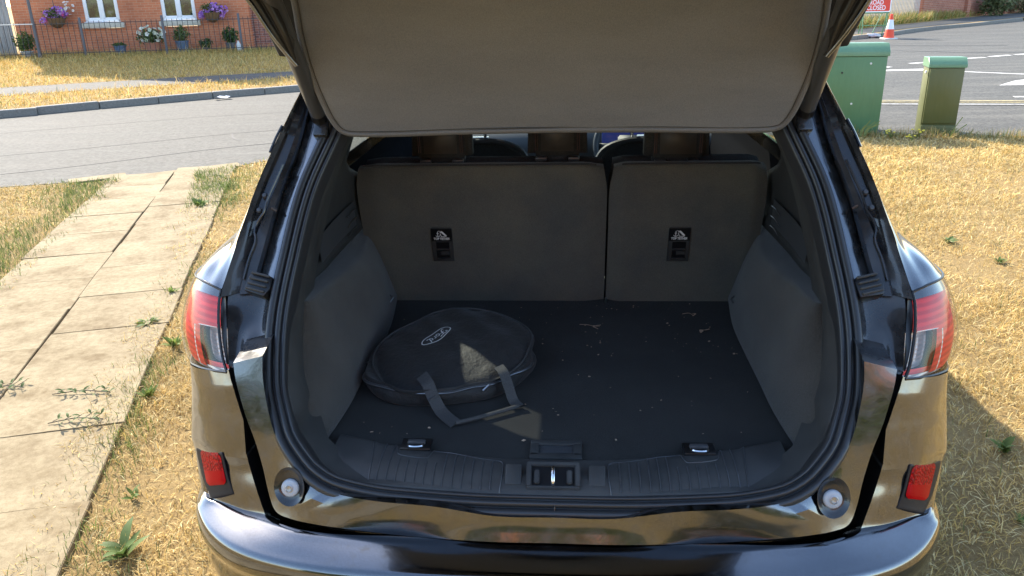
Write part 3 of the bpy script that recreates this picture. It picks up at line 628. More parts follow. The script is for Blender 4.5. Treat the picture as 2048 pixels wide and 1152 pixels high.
# roof, bonnet, windscreen, nose
V = [[(-.55, y, 1.605), (-.3, y, 1.635), (0, y, 1.645), (.3, y, 1.635), (.55, y, 1.605)] for y in (.86, 1.3, 1.9, 2.45)]
patch('roof', V, 'paint', car, 4, thick=.03)
patch('windscreen', [[(-.55, 2.45, 1.605), (0, 2.42, 1.645), (.55, 2.45, 1.605)], [(-.70, 2.8, 1.36), (0, 2.86, 1.38), (.70, 2.8, 1.36)], [(-.82, 3.18, 1.07), (0, 3.32, 1.07), (.82, 3.18, 1.07)]], 'car_glass', car, 5)
patch('bonnet', [[(-.86, 3.15, 1.05), (0, 3.30, 1.07), (.86, 3.15, 1.05)], [(-.86, 3.8, .98), (0, 3.9, 1.02), (.86, 3.8, .98)], [(-.78, 4.25, .84), (0, 4.45, .88), (.78, 4.25, .84)], [(-.74, 4.42, .6), (0, 4.60, .6), (.74, 4.42, .6)], [(-.74, 4.40, .25), (0, 4.58, .25), (.74, 4.40, .25)]], 'paint', car, 4)
mobj('underbody', [(-.85, .25, .28), (.85, .25, .28), (.85, 4.4, .24), (-.85, 4.4, .24)], [(0, 1, 2, 3)], 'lamp_black', car)
patch('rear_header', [[(x, ys(1.575)-.0, 1.555), (x, ys(1.6)+.0, 1.60), (x, .90, 1.625)] for x in (-.55, -.3, 0, .3, .55)], 'paint', car, 3)

# --- bumper corner under each lamp ----------------------------------
for s in (1, -1):
    CG = [
     [(.727, .294, .884), (.757, .309, .876), (.800, .332, .866), (.845, .368, .856), (.874, .415, .848), (.905, .56, .848), (.922, .78, .855)],
     [(.712, .272, .853), (.745, .287, .845), (.790, .312, .834), (.842, .355, .820), (.876, .410, .806), (.908, .56, .80), (.926, .78, .80)],
     [(.697, .257, .803), (.733, .271, .797), (.782, .297, .789), (.840, .345, .777), (.880, .405, .764), (.911, .56, .755), (.929, .78, .75)],
     [(.690, .250, .783), (.727, .262, .777), (.777, .287, .769), (.838, .336, .756), (.882, .400, .742), (.912, .56, .735), (.930, .78, .73)],
     [(.688, .233, .711), (.725, .244, .705), (.776, .270, .696), (.840, .321, .682), (.890, .387, .664), (.914, .56, .66), (.930, .78, .66)],
     [(.684, .228, .700), (.722, .240, .694), (.773, .266, .685), (.838, .319, .670), (.888, .386, .652), (.913, .56, .65), (.929, .78, .65)]]
    g = surf(CG, 6, lin_r=True); gg = []
    for i in range(5):
        nseg = (6, 5, 2, 6, 2)[i]
        for k in range(nseg): gg.append(g[i]*(1-k/nseg)+g[i+1]*k/nseg)
    gg.append(g[-1]); gg = np.array(gg)
    o = mobj('bumper_corner', gg.reshape(-1, 3)*[s, 1, 1], gridfaces(gg.shape[0], gg.shape[1], s < 0), 'paint', car, True); o.data.set_sharp_from_angle(angle=R(16))
    # inner return of that corner into the dark gap
    patch('gap_panel', [[(a[0][0]+.001, a[0][1]+.001, a[0][2]), (a[0][0]+.002, a[0][1]+.04, a[0][2]-.004), (a[0][0]+.006, a[0][1]+.10, a[0][2]-.008)] for a in CG]+[[(.66, .195, .648), (.664, .23, .645), (.668, .28, .64)], [(.634, .168, .584), (.638, .20, .584), (.647, .25, .584)]], 'lamp_black', car, 3, s)
    # lower part with the reflector pocket
    top = CG[-1]
    low = [(.632, .160, .597), (.690, .185, .588), (.745, .212, .582), (.800, .240, .578), (.845, .300, .574), (.895, .50, .57), (.915, .78, .57)]
    low = [(a, b+.002, c-.014) for a, b, c in low]
    mid = [tuple(np.array(a)*.5+np.array(b)*.5+np.array([0, .004, 0])) for a, b in zip(top, low)]
    q = [tuple(np.array(a)*.8+np.array(b)*.2+np.array([0, .005, -.002])) for a, b in zip(top, low)]
    r_ = [tuple(np.array(a)*.15+np.array(b)*.85+np.array([0, .005, 0])) for a, b in zip(top, low)]
    G = np.array([top, q, mid, r_, low], float)
    for i in (1, 2, 3):
        G[i, 3, 1] += .003
    patch('bumper_lower_corner', G, 'paint', car, 7, s)
    rl = bpy.data.objects.new('reflector', None); link(rl, car)
    TL, TR, BR, BL = np.array((.777, .200, .739)), np.array((.732, .200, .730)), np.array((.728, .200, .650)), np.array((.774, .200, .645))
    skin = [np.array(surf(G, 7)), gg]; bv = []; bf_ = []
    for q_ in skin: k = len(bv); bv += [tuple(p) for p in q_.reshape(-1, 3)]; bf_ += [tuple(k+t for t in f) for f in gridfaces(*q_.shape[:2])]
    tree = BVHTree.FromPolygons(bv, bf_)
    smp = []
    for v in np.linspace(-.05, 1.35, 12):
        for u in np.linspace(-.1, 1.15, 8):
            p = (TL*(1-u)+TR*u)*(1-v)+(BL*(1-u)+BR*u)*v; h = tree.ray_cast(Vector(EYE), Vector(p-EYE).normalized())[0]
            if h is not None: smp.append((u, v, h.y))
    smp = np.array(smp); fit = lambda u, v: np.stack([np.ones_like(u), u, v, u*u, u*v, v*v], -1)
    cf = np.linalg.lstsq(fit(smp[:, 0], smp[:, 1]), smp[:, 2], rcond=None)[0]
    for _ in range(6):
        e_ = smp[:, 2]-fit(smp[:, 0], smp[:, 1])@cf; w_ = 1/(1+(np.maximum(e_, -e_*2)/.006)**2); A_ = fit(smp[:, 0], smp[:, 1])*w_[:, None]; cf = np.linalg.lstsq(A_, smp[:, 2]*w_, rcond=None)[0]
    def rq(u, v, lift):                      # point on the bumper skin, lifted towards the rear
        p = (TL*(1-u)+TR*u)*(1-v)+(BL*(1-u)+BR*u)*v; yy = float(fit(np.array(u*1.), np.array(v*1.))@cf); return along(p, yy-lift)
    def rq_old(u, v, lift):
        p = (TL*(1-u)+TR*u)*(1-v)+(BL*(1-u)+BR*u)*v; d = Vector(p-EYE).normalized(); h = tree.ray_cast(Vector(EYE), d)[0]
        h = np.array(h) if h is not None else np.array(p)+[0, .05, 0]; return h+np.array([.1, -1, .25])*lift
    rows = []
    for i, v_ in enumerate((-.07, -.03, .15, .35, .6, .85, 1.05, 1.25, 1.35, 1.40)):
        r_ = []
        for j, u in enumerate((-.20, -.15, .0, .25, .5, .75, 1.0, 1.14, 1.20)):
            eb = i in (0, 9) or j in (0, 8); sh = .35*max(0, v_-.75)
            uu = u+sh*(1.0 if u < .3 else .6)
            r_.append(rq(uu, v_, -.006 if eb else .004))
        rows.append(r_)
    patch('reflector_pocket', rows, 'pocket_black', car, 2, s)
    for nm, v0, v1, mt in (('upper_prism', 0, .58, 'reflector_red'), ('lower_prism', .58, 1, 'reflector_plain')):
        rows = []
        for v_ in np.linspace(v0, v1, 9):
            rnd = .14*max(0, 1-(min(v_, 1-v_)/.14))**2
            rows.append([rq(u, v_, .006+.006*(1-(2*u-1)**4)*(1-(2*v_-1)**8)) for u in np.linspace(rnd, 1-rnd, 9)])
        patch(nm, rows, mt, rl, 1, s)
        
# --- bumper: ledge, rounded lip and face ---------------------------
BS = [ # ledge inner edge,          outer plan
 ((0, .090, .6005), (0, -.012)), ((.25, .090, .6015), (.25, -.006)), ((.45, .100, .603), (.45, .012)), ((.55, .113, .602), (.58, .042)), ((.628, .165, .595), (.68, .083)), ((.70, .195, .586), (.755, .138)), ((.765, .228, .581), (.812, .205)), ((.815, .262, .578), (.846, .275)), ((.858, .42, .574), (.876, .42)), ((.890, .75, .57), (.905, .75))]
B = []
for i, (a, b) in enumerate(BS):
    a = np.array(a); zt = .592-.004*i; o = np.array([b[0], b[1], 0]); inn = np.array([a[0], a[1], 0]); d = inn-o; L_ = np.linalg.norm(d); d = d/max(L_, 1e-6); k = min(1, L_/.07)
    B.append([a+[0, .045, -.022], a+[0, .006, -.001], a*.55+np.array([*(o+d*.022*k)[:2], zt+.003])*.45, np.array([*(o+d*.022*k)[:2], zt]), np.array([*(o+d*.007*k)[:2], zt-.008]), np.array([*o[:2], zt-.026]), np.array([*(o+d*.001)[:2], zt-.055]), np.array([*(o+d*.012)[:2], zt-.085]), np.array([*(o+d*.016)[:2], zt-.16]), np.array([*(o+d*.07)[:2], zt-.27])])
B = np.array(B); full = np.concatenate([(B*[-1, 1, 1])[::-1][:-1], B])
g = surf(full, 5, lin_c=False)
o = mobj('bumper', g.reshape(-1, 3), gridfaces(*g.shape[:2]), 'bumper_paint', car, True)
for s in (1, -1):
    lathe('parking_sensor', [(0, .003), (.009, .003), (.011, .001), (.0125, -.004)], 'bumper_paint', car, 20, Matrix.Translation((.742*s, .148, .470)) @ Vector((.55*s, -.83, .05)).to_track_quat('Z', 'Y').to_matrix().to_4x4())
# --- rubber stops with screws --------------------------------------
for s in (1, -1):
    bf = bpy.data.objects.new('rubber_stop', None); link(bf, car)
    Mb = Matrix.Translation((.563*s, .148, .680)) @ Vector((.08*s, -.95, .30)).to_track_quat('Z', 'Y').to_matrix().to_4x4()
    lathe('dish', [(.034, .001), (.031, -.001), (.027, -.005), (.022, -.007), (0, -.007)], 'black_paint', bf, 32, Mb @ Matrix.Translation((0, .004, .004)) @ Matrix.Diagonal((1, 1.25, 1, 1)))
    lathe('disc', [(0, .0050), (.009, .0050), (.0160, .0044), (.0185, .0025), (.0195, -.001), (.0195, -.010)], 'nylon_disc', bf, 32, Mb)
    lathe('screw_ring', [(.0085, .0049), (.0090, .0060), (.0080, .0063), (.0070, .0050)], 'steel', bf, 24, Mb)
    lathe('screw', [(0, .0056), (.0052, .0060), (.0060, .0048)], 'steel', bf, 16, Mb)

# --- inside of the opening: surround, sill, floor, sides ------------
n = len(loop); rows = []
for i in range(n):
    p = Vector(loop[i]); t = Vector(loop[(i+1) % n])-Vector(loop[i-1]); t.normalize(); u = t.cross(PN)*SGN; u.normalize()
    e = p-u*.044-PN*.004; wb = max(0, min(1, (.80-p.z)/.10)); wt = max(0, min(1, (p.z-1.40)/.1))
    sx_ = math.copysign(1, p.x) if abs(p.x) > 1e-6 else 0
    side1 = Vector((p.x-.052*sx_, p.y+.09, p.z)); side2 = Vector((p.x-.040*sx_, p.y+.22, p.z-.0)); 
    bot1 = Vector((p.x*.985, p.y+.052, max(.69, p.z+.030))); bot2 = Vector((p.x*.955, p.y+.125, max(.695, p.z+.018)))
    rows.append([e-PN*.03, e, side1*(1-wb)+bot1*wb, side2*(1-wb)+bot2*wb])
g = np.array(rows); gg = np.array([cru(r, 13) for r in g])
mobj('boot_surround', gg.reshape(-1, 3), gridfaces(n, 13, False, True), 'trim_plastic', car, True)
FZ = .688
sill = bpy.data.objects.new('scuff_plate', None); link(sill, car)
SP = [(.133, .668), (.148, .687), (.172, .698), (.20, .702), (.232, .702), (.246, .698), (.25, .682)]
def sill_pt(x, t):
    ax = abs(x); k = max(0, (ax-.12)/.30); f = cru([(a, b, 0) for a, b in SP], 61)
    j = t*60; i0 = min(int(j), 59); y, z = f[i0, :2]*(1-(j-i0))+f[i0+1, :2]*(j-i0)
    dy = .018*min(1, ax/.35)**2+(.045*min(1, k)**1.5)*t+max(0, ax-.40)*.35
    return np.array([x, y+dy, z+.003*min(1, ax/.4)])
xs = np.linspace(-.50, .50, 81)
G = np.array([[sill_pt(x, t_) for x in xs] for t_ in np.linspace(0, 1, 25)])
mobj('sill_skin', G.reshape(-1, 3), gridfaces(25, 81), 'trim_plastic', sill, True)
for s in (1, -1):
    # raised outline and ribs of the tread panels
    ol = [(.116, .10), (.112, .45), (.118, .62), (.16, .66), (.20, .72), (.250, .84), (.268, .82), (.276, .62), (.284, .56), (.345, .56), (.353, .62), (.362, .86), (.372, .90), (.405, .90), (.415, .82), (.402, .45), (.398, .10)]
    P = [Vector(sill_pt(x*s, t_))+Vector((0, -.0005, .0008)) for x, t_ in cr([(a, b*.3, 0) for a, b in ol], 120)[:, :2]/[1, .3]]
    tube('tread_outline', P, .0011, 'gloss_plastic', sill, 5)
    for k in range(13):
        x = .136+.0205*k; top = .62 if k < 3 else (.74 if k < 6 else (.50 if 6 <= k < 11 else .82))
        P = [Vector(sill_pt(x*s, t_))+Vector((0, -.0004, .0006)) for t_ in np.linspace(.14, top, 14)]
        tube('tread_rib', P, .0015, 'gloss_plastic', sill, 5)
    # recess and chrome tie-down eye
    c = Vector(sill_pt(.314*s, .80)); 
    box('eye_recess', c+Vector((0, .010, .003)), (.070, .046, .010), 'lamp_black', sill, .004)
    ring = [c+Vector((math.cos(a)*.017, -.004-math.sin(a)*.012, .011+math.sin(a)*.003)) for a in np.linspace(-.25, math.pi+.25, 20)]
    tube('tie_down', ring, .0034, 'chrome', sill, 8)
    box('tie_down_base', c+Vector((0, .012, .007)), (.042, .016, .014), 'gloss_plastic', sill, .004)
    # end cap seam and bevelled block next to the latch
    box('sill_block', Vector(sill_pt(.088*s, .38))+Vector((0, 0, .0015)), (.036, .050, .010), 'trim_plastic', sill, .005, Matrix.Rotation(R(28), 3, 'X'))
# latch housing
lat = bpy.data.objects.new('boot_latch', None); link(lat, car)
Ml = Matrix.Translation((-.004, .176, .702)) @ Matrix.Rotation(R(32), 4, 'X')
for c, d, mt in (((0, .026, .004), (.112, .010, .008), 'trim_plastic'), ((0, -.026, .003), (.112, .008, .007), 'trim_plastic'), ((-.051, 0, .004), (.012, .05, .008), 'trim_plastic'), ((.051, 0, .004), (.012, .05, .008), 'trim_plastic'), ((0, 0, .0005), (.094, .046, .003), 'lamp_black')):
    b_ = bmesh.new(); box_mesh(b_, c, d); bmesh.ops.bevel(b_, geom=b_.edges[:], offset=.002, segments=2, affect='EDGES'); bmesh.ops.transform(b_, matrix=Ml, verts=b_.verts); bobj('latch_frame', b_, mt, lat, True, auto=40)
for x in (-.034, .034):
    b_ = bmesh.new(); box_mesh(b_, (x, -.004, .006), (.012, .030, .010)); bmesh.ops.bevel(b_, geom=b_.edges[:], offset=.002, segments=2, affect='EDGES'); bmesh.ops.transform(b_, matrix=Ml, verts=b_.verts); bobj('latch_guide', b_, 'trim_plastic', lat, True, auto=40)
b_ = bmesh.new(); tube_mesh(b_, [(0, -.022, .004), (0, -.016, .014), (0, 0, .017), (0, .014, .014), (0, .018, .004)], .0045, 10); bmesh.ops.transform(b_, matrix=Ml, verts=b_.verts); bobj('striker', b_, 'chrome', lat, True)
# floor lift handle
hd = bpy.data.objects.new('floor_handle', None); link(hd, car)
rr_ = Matrix.Rotation(0, 3, 'X')
for c, d in (((0, .322, FZ+.006), (.116, .018, .008)), ((0, .266, FZ+.006), (.116, .022, .008)), ((-.048, .292, FZ+.006), (.020, .05, .008)), ((.048, .292, FZ+.006), (.020, .05, .008))): box('handle_frame', c, d, 'trim_plastic', hd, .003)
box('handle_cup', (0, .294, FZ+.003), (.078, .040, .003), 'gloss_plastic', hd, .001)
# floor
floor = mobj('boot_floor', [(-.60, .235, FZ), (.60, .235, FZ), (.60, 1.45, FZ), (-.60, 1.45, FZ)], [(0, 1, 2, 3)], 'carpet', car)
# carpeted side trims with wheel-arch bulge
for s in (1, -1):
    ysx = [.20, .30, .48, .64, .82, 1.0, 1.16, 1.30]
    X0 = [.560, .535, .520, .520, .519, .522, .54, .56]; bulge = [.0, .0, .004, .012, .022, .018, .0, .0]
    rows = []
    for y, x0, b in zip(ysx, X0, bulge):
        tz = .93+.05*min(1, max(0, (1.05-y)/.6))
        rows.append([(xx_+(.045 if y < .25 else (.018 if y < .35 else 0))*min(1, max(0, (zz_-.70)/.1)), max(y, ys(zz_)+.10+.02*y), zz_) for xx_, zz_ in [(x0+.012, FZ-.01), (x0+.0, FZ+.012), (x0+.010-b*.3, .74), (x0+.030-b*.9, .82), (x0+.050-b, .88), (x0+.068-b*.6, tz-.012), (x0+.085, tz), (x0+.14, tz+.004)]])
    patch('side_carpet', rows, 'side_carpet', car, 4, s)
    # hard trim above: shelf wall and D pillar lining
    rows = []
    for y, xa, xb in ((.40, .625, .55), (.55, .640, .585), (.75, .648, .605), (.95, .650, .612), (1.03, .640, .606)):
        z0 = .955; rows.append([(xx_, (y+(.24 if zz_ < 1.15 and y > 1 else 0)) if y > 1 else max(y, min(1.02, ys(zz_)+.10)), zz_) for xx_, zz_ in [(xa-.01, z0), (xa+.004, 1.02), (xa-.002, 1.10), (xa-.016, 1.2), (xa-.048, 1.32), (xb-.06, 1.45), (xb-.12, 1.55)]])
    patch('pillar_lining', rows, 'trim_plastic', car, 4, s, thick=.006)
    # slatted trim block with bright edges, above the arch near the seat
    vb = bpy.data.objects.new('vent_trim', None); link(vb, car)
    patch('vent_face', [[(.634, .74, .985), (.636, .90, .99), (.632, 1.10, .99)], [(.642, .74, 1.045), (.646, .90, 1.055), (.640, 1.12, 1.06)]], 'gloss_plastic', vb, 3, s)
    for k in range(3):
        y0 = 1.045; z0 = 1.048-.030*k; tube('bright_edge', cr([(.630*s, y0+.055, z0-.004), (.632*s, y0+.02, z0-.004), (.634*s, y0-.03, z0-.012)], 8), .0014, 'steel', vb, 5)
    # net hook on the carpet
    tube('net_hook', [(.515*s, .985, .80), (.505*s, .975, .795), (.512*s, .965, .785)], .003, 'gloss_plastic', car, 6)

# --- rear seat backs ------------------------------------------------
def seat_xf(x, w, zt): return 0
SLOPE = .235
def spt(x, z, d=0): return (x, 1.12+SLOPE*(1.17-z)-d, z)
def seatback(name, x0, x1, wide):
    st = bpy.data.objects.new(name, None); link(st, car)
    zs = [.66, .70, .8, .95, 1.08, 1.145, 1.166, 1.172]; dd = [.0, .004, .006, .008, .006, .004, -.006, -.03]
    xn = 13; rows = []
    for z, d in zip(zs, dd):
        r_ = []
        for i in range(xn):
            f = i/(xn-1); e = min(f, 1-f); rd = -.018*max(0, 1-e/.055)**2
            xx = x0+(x1-x0)*f
            if z > 1.1: xx = xx-(.012 if f > .5 else -.012)*(z-1.1)/.07*max(0, 1-e/.2)
            outer = (x0 < 0 and f < .12) or (x1 > .5 and f > .88)
            zt = z-(.012*max(0, 1-e/.10)**2 if z > 1.12 else 0)
            r_.append(spt(xx, zt, d+rd))
        rows.append(r_)
    patch('backboard', rows, 'seat_carpet', st, 3)
    rows = [[(p[0], p[1]+.10, p[2]) for p in r_] for r_ in rows]
    patch('cushion', rows, 'seat_black', st, 2)
    tube('top_piping', [Vector(spt(x, 1.171-.010*max(0, 1-min(x-x0, x1-x)/.06)**2, .002)) for x in np.linspace(x0+.035, x1-.035, 30)], .003, 'seat_black', st, 6)
    return st
sb1 = seatback('seat_back', -.635, .144, True); sb2 = seatback('seat_back', .151, .625, False)
def tether(st, xc, s):
    Mt = Matrix.Translation(spt(xc, .952, .0085)) @ Matrix.Rotation(R(90)-math.atan(SLOPE)*-1, 4, 'X')
    def P(name, poly, z0, z1, m_, b=0): return prism(name, poly, z0, z1, m_, st, b, Mt)
    P('tether_plate', [(-.034, -.112), (.034, -.112), (.034, .008), (.030, .012), (-.030, .012), (-.034, .008)], 0, .004, 'trim_plastic', .0012)
    P('tether_slot', [(-.020, -.100), (.022, -.100), (.022, -.040), (-.020, -.040)], .0042, .0048, 'lamp_black')
    P('tether_bar', [(-.019, -.069), (.021, -.069), (.021, -.065), (-.019, -.065)], .0048, .007, 'steel')
    P('tether_hook', [(-.006, -.086), (.021, -.086), (.021, -.073), (-.006, -.073)], .0048, .006, 'trim_plastic')
    P('tether_lip', [(-.018, -.1015), (.022, -.1015), (.022, -.099), (-.018, -.099)], .0048, .006, 'steel')
    P('tether_label', [(-.033, -.036), (.033, -.036), (.033, .009), (-.033, .009)], .0041, .0044, 'lamp_black')
    text_obj('tether_text', 'TOP TETHER', .0105, 'white_print', st, Mt @ Matrix.Translation((0, -.0275, .0052)), .052, .0004)
    k = Mt @ Matrix.Translation((0, -.010, .0052))
    arc = [(math.cos(a)*.006-.012, math.sin(a)*.006-.004) for a in np.linspace(math.pi*1.05, math.pi*1.95, 9)]
    strokes('tether_icon', [[(-.012, -.009), (-.012, .008)], arc, [(-.0155, .002), (-.0085, .002)], ([(-.012, .008), (-.006, .012), (-.003, .004)], .0007), ([(-.002, .009), (.003, .006), (.010, -.002), (.014, -.006)], .0030), ([(-.004, .002), (-.001, -.009), (.014, -.010), (.016, -.004)], .0012)], .0010, 'white_print', st, k)
tether(sb1, -.377, 1); tether(sb2, .372, 1)
tube('release_strap', [Vector(spt(.150, .705, .016)), Vector(spt(.149, .688, .018))], .004, 'steel', car, 6)
# rear head restraints
for xc, w, zb in ((-.366, .19, 1.155), (-.008, .186, 1.160), (.354, .198, 1.148)):
    h = bpy.data.objects.new('head_restraint', None); link(h, car)
    bm = bmesh.new(); box_mesh(bm, (xc, 1.215, zb+.10), (w, .10, .19))
    for v_ in bm.verts:
        if v_.co.z > zb+.1: v_.co.x = xc+(v_.co.x-xc)*.93
    bmesh.ops.bevel(bm, geom=bm.edges[:], offset=.026, segments=4, affect='EDGES'); bobj('shell', bm, 'seat_black', h, True)
    bm = bmesh.new(); box_mesh(bm, (xc, 1.172, zb+.088), (w*.66, .026, .115)); bmesh.ops.bevel(bm, geom=bm.edges[:], offset=.012, segments=4, affect='EDGES'); bobj('leather_pad', bm, 'leather', h, True)
    for sx_ in (-1, 1):
        for dx in (.0, .006): tube('stitching', [(xc+sx_*(w*.325+dx), 1.1625, zb+.045), (xc+sx_*(w*.325+dx), 1.1575, zb+.09), (xc+sx_*(w*.325+dx), 1.1625, zb+.135)], .0011, 'red_thread', h, 5)
        tube('post', [(xc+sx_*.05, 1.20, zb-.02), (xc+sx_*.05, 1.20, zb+.03)], .006, 'chrome', h, 8)
        box('collar', (xc+sx_*.05, 1.185, zb+.016), (.034, .03, .012), 'gloss_plastic', h, .003)
# front seats, steering wheel, dashboard
for xc in (-.352, .352):
    fs = bpy.data.objects.new('front_seat', None); link(fs, car)
    rows = [[(xc+dx*wv, 2.0+.16*(1.08-z)+.03*abs(dx)**2*0, z-zd*abs(dx)**3) for dx in (-1, -.7, 0, .7, 1)] for z, wv, zd in ((.45, .25, 0), (.7, .25, 0), (.95, .22, .01), (1.05, .17, .02), (1.085, .13, .025))]
    patch('seat_shell', rows, 'seat_black', fs, 4)
    patch('seat_front', [[(p[0], p[1]+.13, p[2]-.01) for p in r_] for r_ in rows], 'seat_black', fs, 4)
    rim = [Vector((xc+dx, 2.0+.16*(1.08-z), z)) for dx, z in [(-.235, .80), (-.225, .95), (-.185, 1.045), (-.10, 1.083), (0, 1.088), (.10, 1.083), (.185, 1.045), (.225, .95), (.235, .80)]]
    tube('seat_piping', cr(rim, 40), .012, 'dash_plastic', fs, 8)
    for dx in (-.035, .035) if xc < 0 else (-.07, .07):
        tube('post', [(xc+dx+.0, 2.03, 1.06), (xc+dx, 2.02, 1.20)], .0065, 'chrome', fs, 8)
    box('collar', (xc, 2.025, 1.092), (.10, .04, .018), 'gloss_plastic', fs, .004)
    bm = bmesh.new(); box_mesh(bm, (xc, 2.04, 1.26), (.26, .11, .17)); bmesh.ops.bevel(bm, geom=bm.edges[:], offset=.03, segments=3, affect='EDGES'); bobj('head_pad', bm, 'seat_black', fs, True)
    box('cushion', (xc, 2.4, .48), (.5, .55, .14), 'seat_black', fs, .04)
sw = bpy.data.objects.new('steering_wheel', None); link(sw, car)
Ms = Matrix.Translation((.345, 2.72, .93)) @ Matrix.Rotation(R(68), 4, 'X')
bm = bmesh.new(); tube_mesh(bm, [(math.cos(a)*.185, math.sin(a)*.185, 0) for a in np.linspace(0, 2*math.pi, 49)], .0155, 10, False); bmesh.ops.transform(bm, matrix=Ms, verts=bm.verts); bobj('rim', bm, 'dash_plastic', sw, True)
for c, d in (((0, .0, -.01), (.15, .11, .03)), ((-.12, .0, -.012), (.12, .035, .016)), ((.12, .0, -.012), (.12, .035, .016)), ((0, -.10, -.012), (.05, .13, .016))):
    bm = bmesh.new(); box_mesh(bm, c, d); bmesh.ops.bevel(bm, geom=bm.edges[:], offset=.007, segments=2, affect='EDGES'); bmesh.ops.transform(bm, matrix=Ms, verts=bm.verts); bobj('spoke' if d[0] != .15 else 'hub', bm, 'dash_plastic', sw, True)
bm = bmesh.new(); tube_mesh(bm, [(math.cos(a)*.030, math.sin(a)*.014, .008) for a in np.linspace(0, 2*math.pi, 33)], .002, 6, False); bmesh.ops.transform(bm, matrix=Ms, verts=bm.verts); bobj('hub_badge', bm, 'chrome', sw, True)
dash = bpy.data.objects.new('dashboard', None); link(dash, car)
patch('dash_top', [[(-.78, 3.2, .99), (-.3, 3.28, 1.01), (.3, 3.28, 1.01), (.78, 3.2, .99)], [(-.78, 2.98, .98), (-.3, 3.0, 1.0), (.3, 3.0, 1.01), (.78, 2.98, .98)], [(-.78, 2.86, .90), (-.3, 2.86, .90), (.3, 2.88, .93), (.78, 2.86, .92)], [(-.78, 2.90, .78), (-.3, 2.88, .78), (.3, 2.90, .80), (.78, 2.90, .78)], [(-.78, 3.0, .5), (-.3, 2.98, .5), (.3, 3.0, .5), (.78, 3.0, .5)]], 'dash_plastic', dash, 5)
patch('dash_inlay', [[(-.76, 2.865, .875), (-.45, 2.862, .885), (-.14, 2.868, .885)], [(-.76, 2.875, .835), (-.45, 2.872, .84), (-.14, 2.874, .84)]], 'galvanised', dash, 3)
box('instrument_display', (.345, 2.87, .965), (.30, .012, .10), 'screen_blue', dash, .003, Matrix.Rotation(R(-12), 3, 'X'))
box('centre_screen', (-.01, 2.86, 1.0), (.22, .014, .13), 'gloss_plastic', dash, .004, Matrix.Rotation(R(-12), 3, 'X'))
box('centre_console', (0, 2.3, .5), (.22, 1.1, .28), 'dash_plastic', car, .03)
mobj('cabin_floor', [(-.8, 1.3, .33), (.8, 1.3, .33), (.8, 3.1, .33), (-.8, 3.1, .33)], [(0, 1, 2, 3)], 'carpet', car)
bm = bmesh.new(); box_mesh(bm, (0, 1.45, .52), (1.26, .52, .2)); bmesh.ops.bevel(bm, geom=bm.edges[:], offset=.04, segments=3, affect='EDGES'); bobj('rear_bench', bm, 'seat_black', car, True)
patch('headliner', [[(-.56, y, 1.55), (0, y, 1.59), (.56, y, 1.55)] for y in (.92, 1.4, 2.0, 2.42)], 'dash_plastic', car, 3)

# --- tailgate, raised, with the soft load cover hanging from it ------
tg = bpy.data.objects.new('tailgate', None); link(tg, car)
def tgp(x, d, h):           # d along the gate from the hinge towards its lip, h below its skin
    u = Vector((0, -.990, .141)); n_ = Vector((0, -.141, -.990)); p = Vector((x, .86, 1.655))+u*d+n_*h; return (p.x, p.y, p.z)
WID = [(0, .54), (.12, .585), (.30, .625), (.55, .665), (.78, .67), (.98, .62), (1.06, .50)]
patch('gate_skin', [[tgp(x*w, d, .035*abs(x)**3-.0) for x in (-1, -.75, -.35, 0, .35, .75, 1)] for d, w in WID], 'paint', tg, 4)
patch('gate_lining', [[tgp(x*w*.90, d, .075-.02*abs(x)) for x in (-1, -.6, 0, .6, 1)] for d, w in WID[3:]], 'trim_plastic', tg, 4)
patch('gate_glass', [[tgp(x*w*.84, d, .045) for x in (-1, -.5, 0, .5, 1)] for d, w in WID[:4]], 'privacy_glass', tg, 3)
for s in (1, -1):
    # side flank of the gate: outer skin edge, black seal and inner trim seen past the struts
    FO = [(.528, .380, 1.527), (.545, .366, 1.556), (.562, .350, 1.590), (.594, .330, 1.656), (.628, .25, 1.735), (.652, .10, 1.765), (.640, -.10, 1.79), (.60, -.16, 1.80)]
    patch('gate_flank', [[(x+.004, y+.03, z+.05), (x+.002, y+.006, z+.012), (x, y, z), (x-.006, y-.003, z+.001), (x-.010, y+.004, z+.004)] for x, y, z in FO], 'paint', tg, 5, s)
    patch('gate_seal', [[(x-.008*k, y+.002, z+.004*k), (x-.012*k, y-.004*k, z+.004*k), (x-.017*k, y-.004*k, z+.006*k), (x-.021*k, y+.004*k, z+.010*k), (x-.026*k, y, z+.010*k), (x-.034*k, y, z+.014*k), (x-.040*k, y+.012*k, z+.02*k)] for (x, y, z), k in zip(FO, (.15, .5, .8, 1, 1, 1, 1, 1))], 'lamp_black', tg, 4, s)
    patch('gate_side_trim', [[(.612, .53, 1.540), (.57, .56, 1.535), (.50, .58, 1.54)], [(.625, .50, 1.60), (.57, .53, 1.60), (.50, .55, 1.60)], [(.64, .42, 1.69), (.57, .44, 1.70), (.48, .46, 1.70)], [(.64, .25, 1.72), (.57, .3, 1.72), (.44, .3, 1.73)]], 'trim_plastic', tg, 3, s, thick=.01)
    # gas strut: ball mount on the pillar, tube going up and back to the gate
    stt = bpy.data.objects.new('strut', None); link(stt, car)
    b0 = Vector((.578*s, .668, 1.385)); b1 = Vector((.548*s, .335, 1.675)); b2 = b0+(b1-b0)*1.5
    tube('strut_tube', [b0+(b1-b0)*.01, b0+(b1-b0)*.6, b2], .0185, 'gloss_plastic', stt, 24)
    tube('strut_socket', [b0+(b1-b0)*-.035, b0+(b1-b0)*.04], .0195, 'lamp_black', stt, 16)
    box('strut_bracket', b0+Vector((-.002*s, .004, -.030)), (.036, .03, .05), 'black_paint', stt, .006, Matrix.Rotation(R(-38), 3, 'X'))
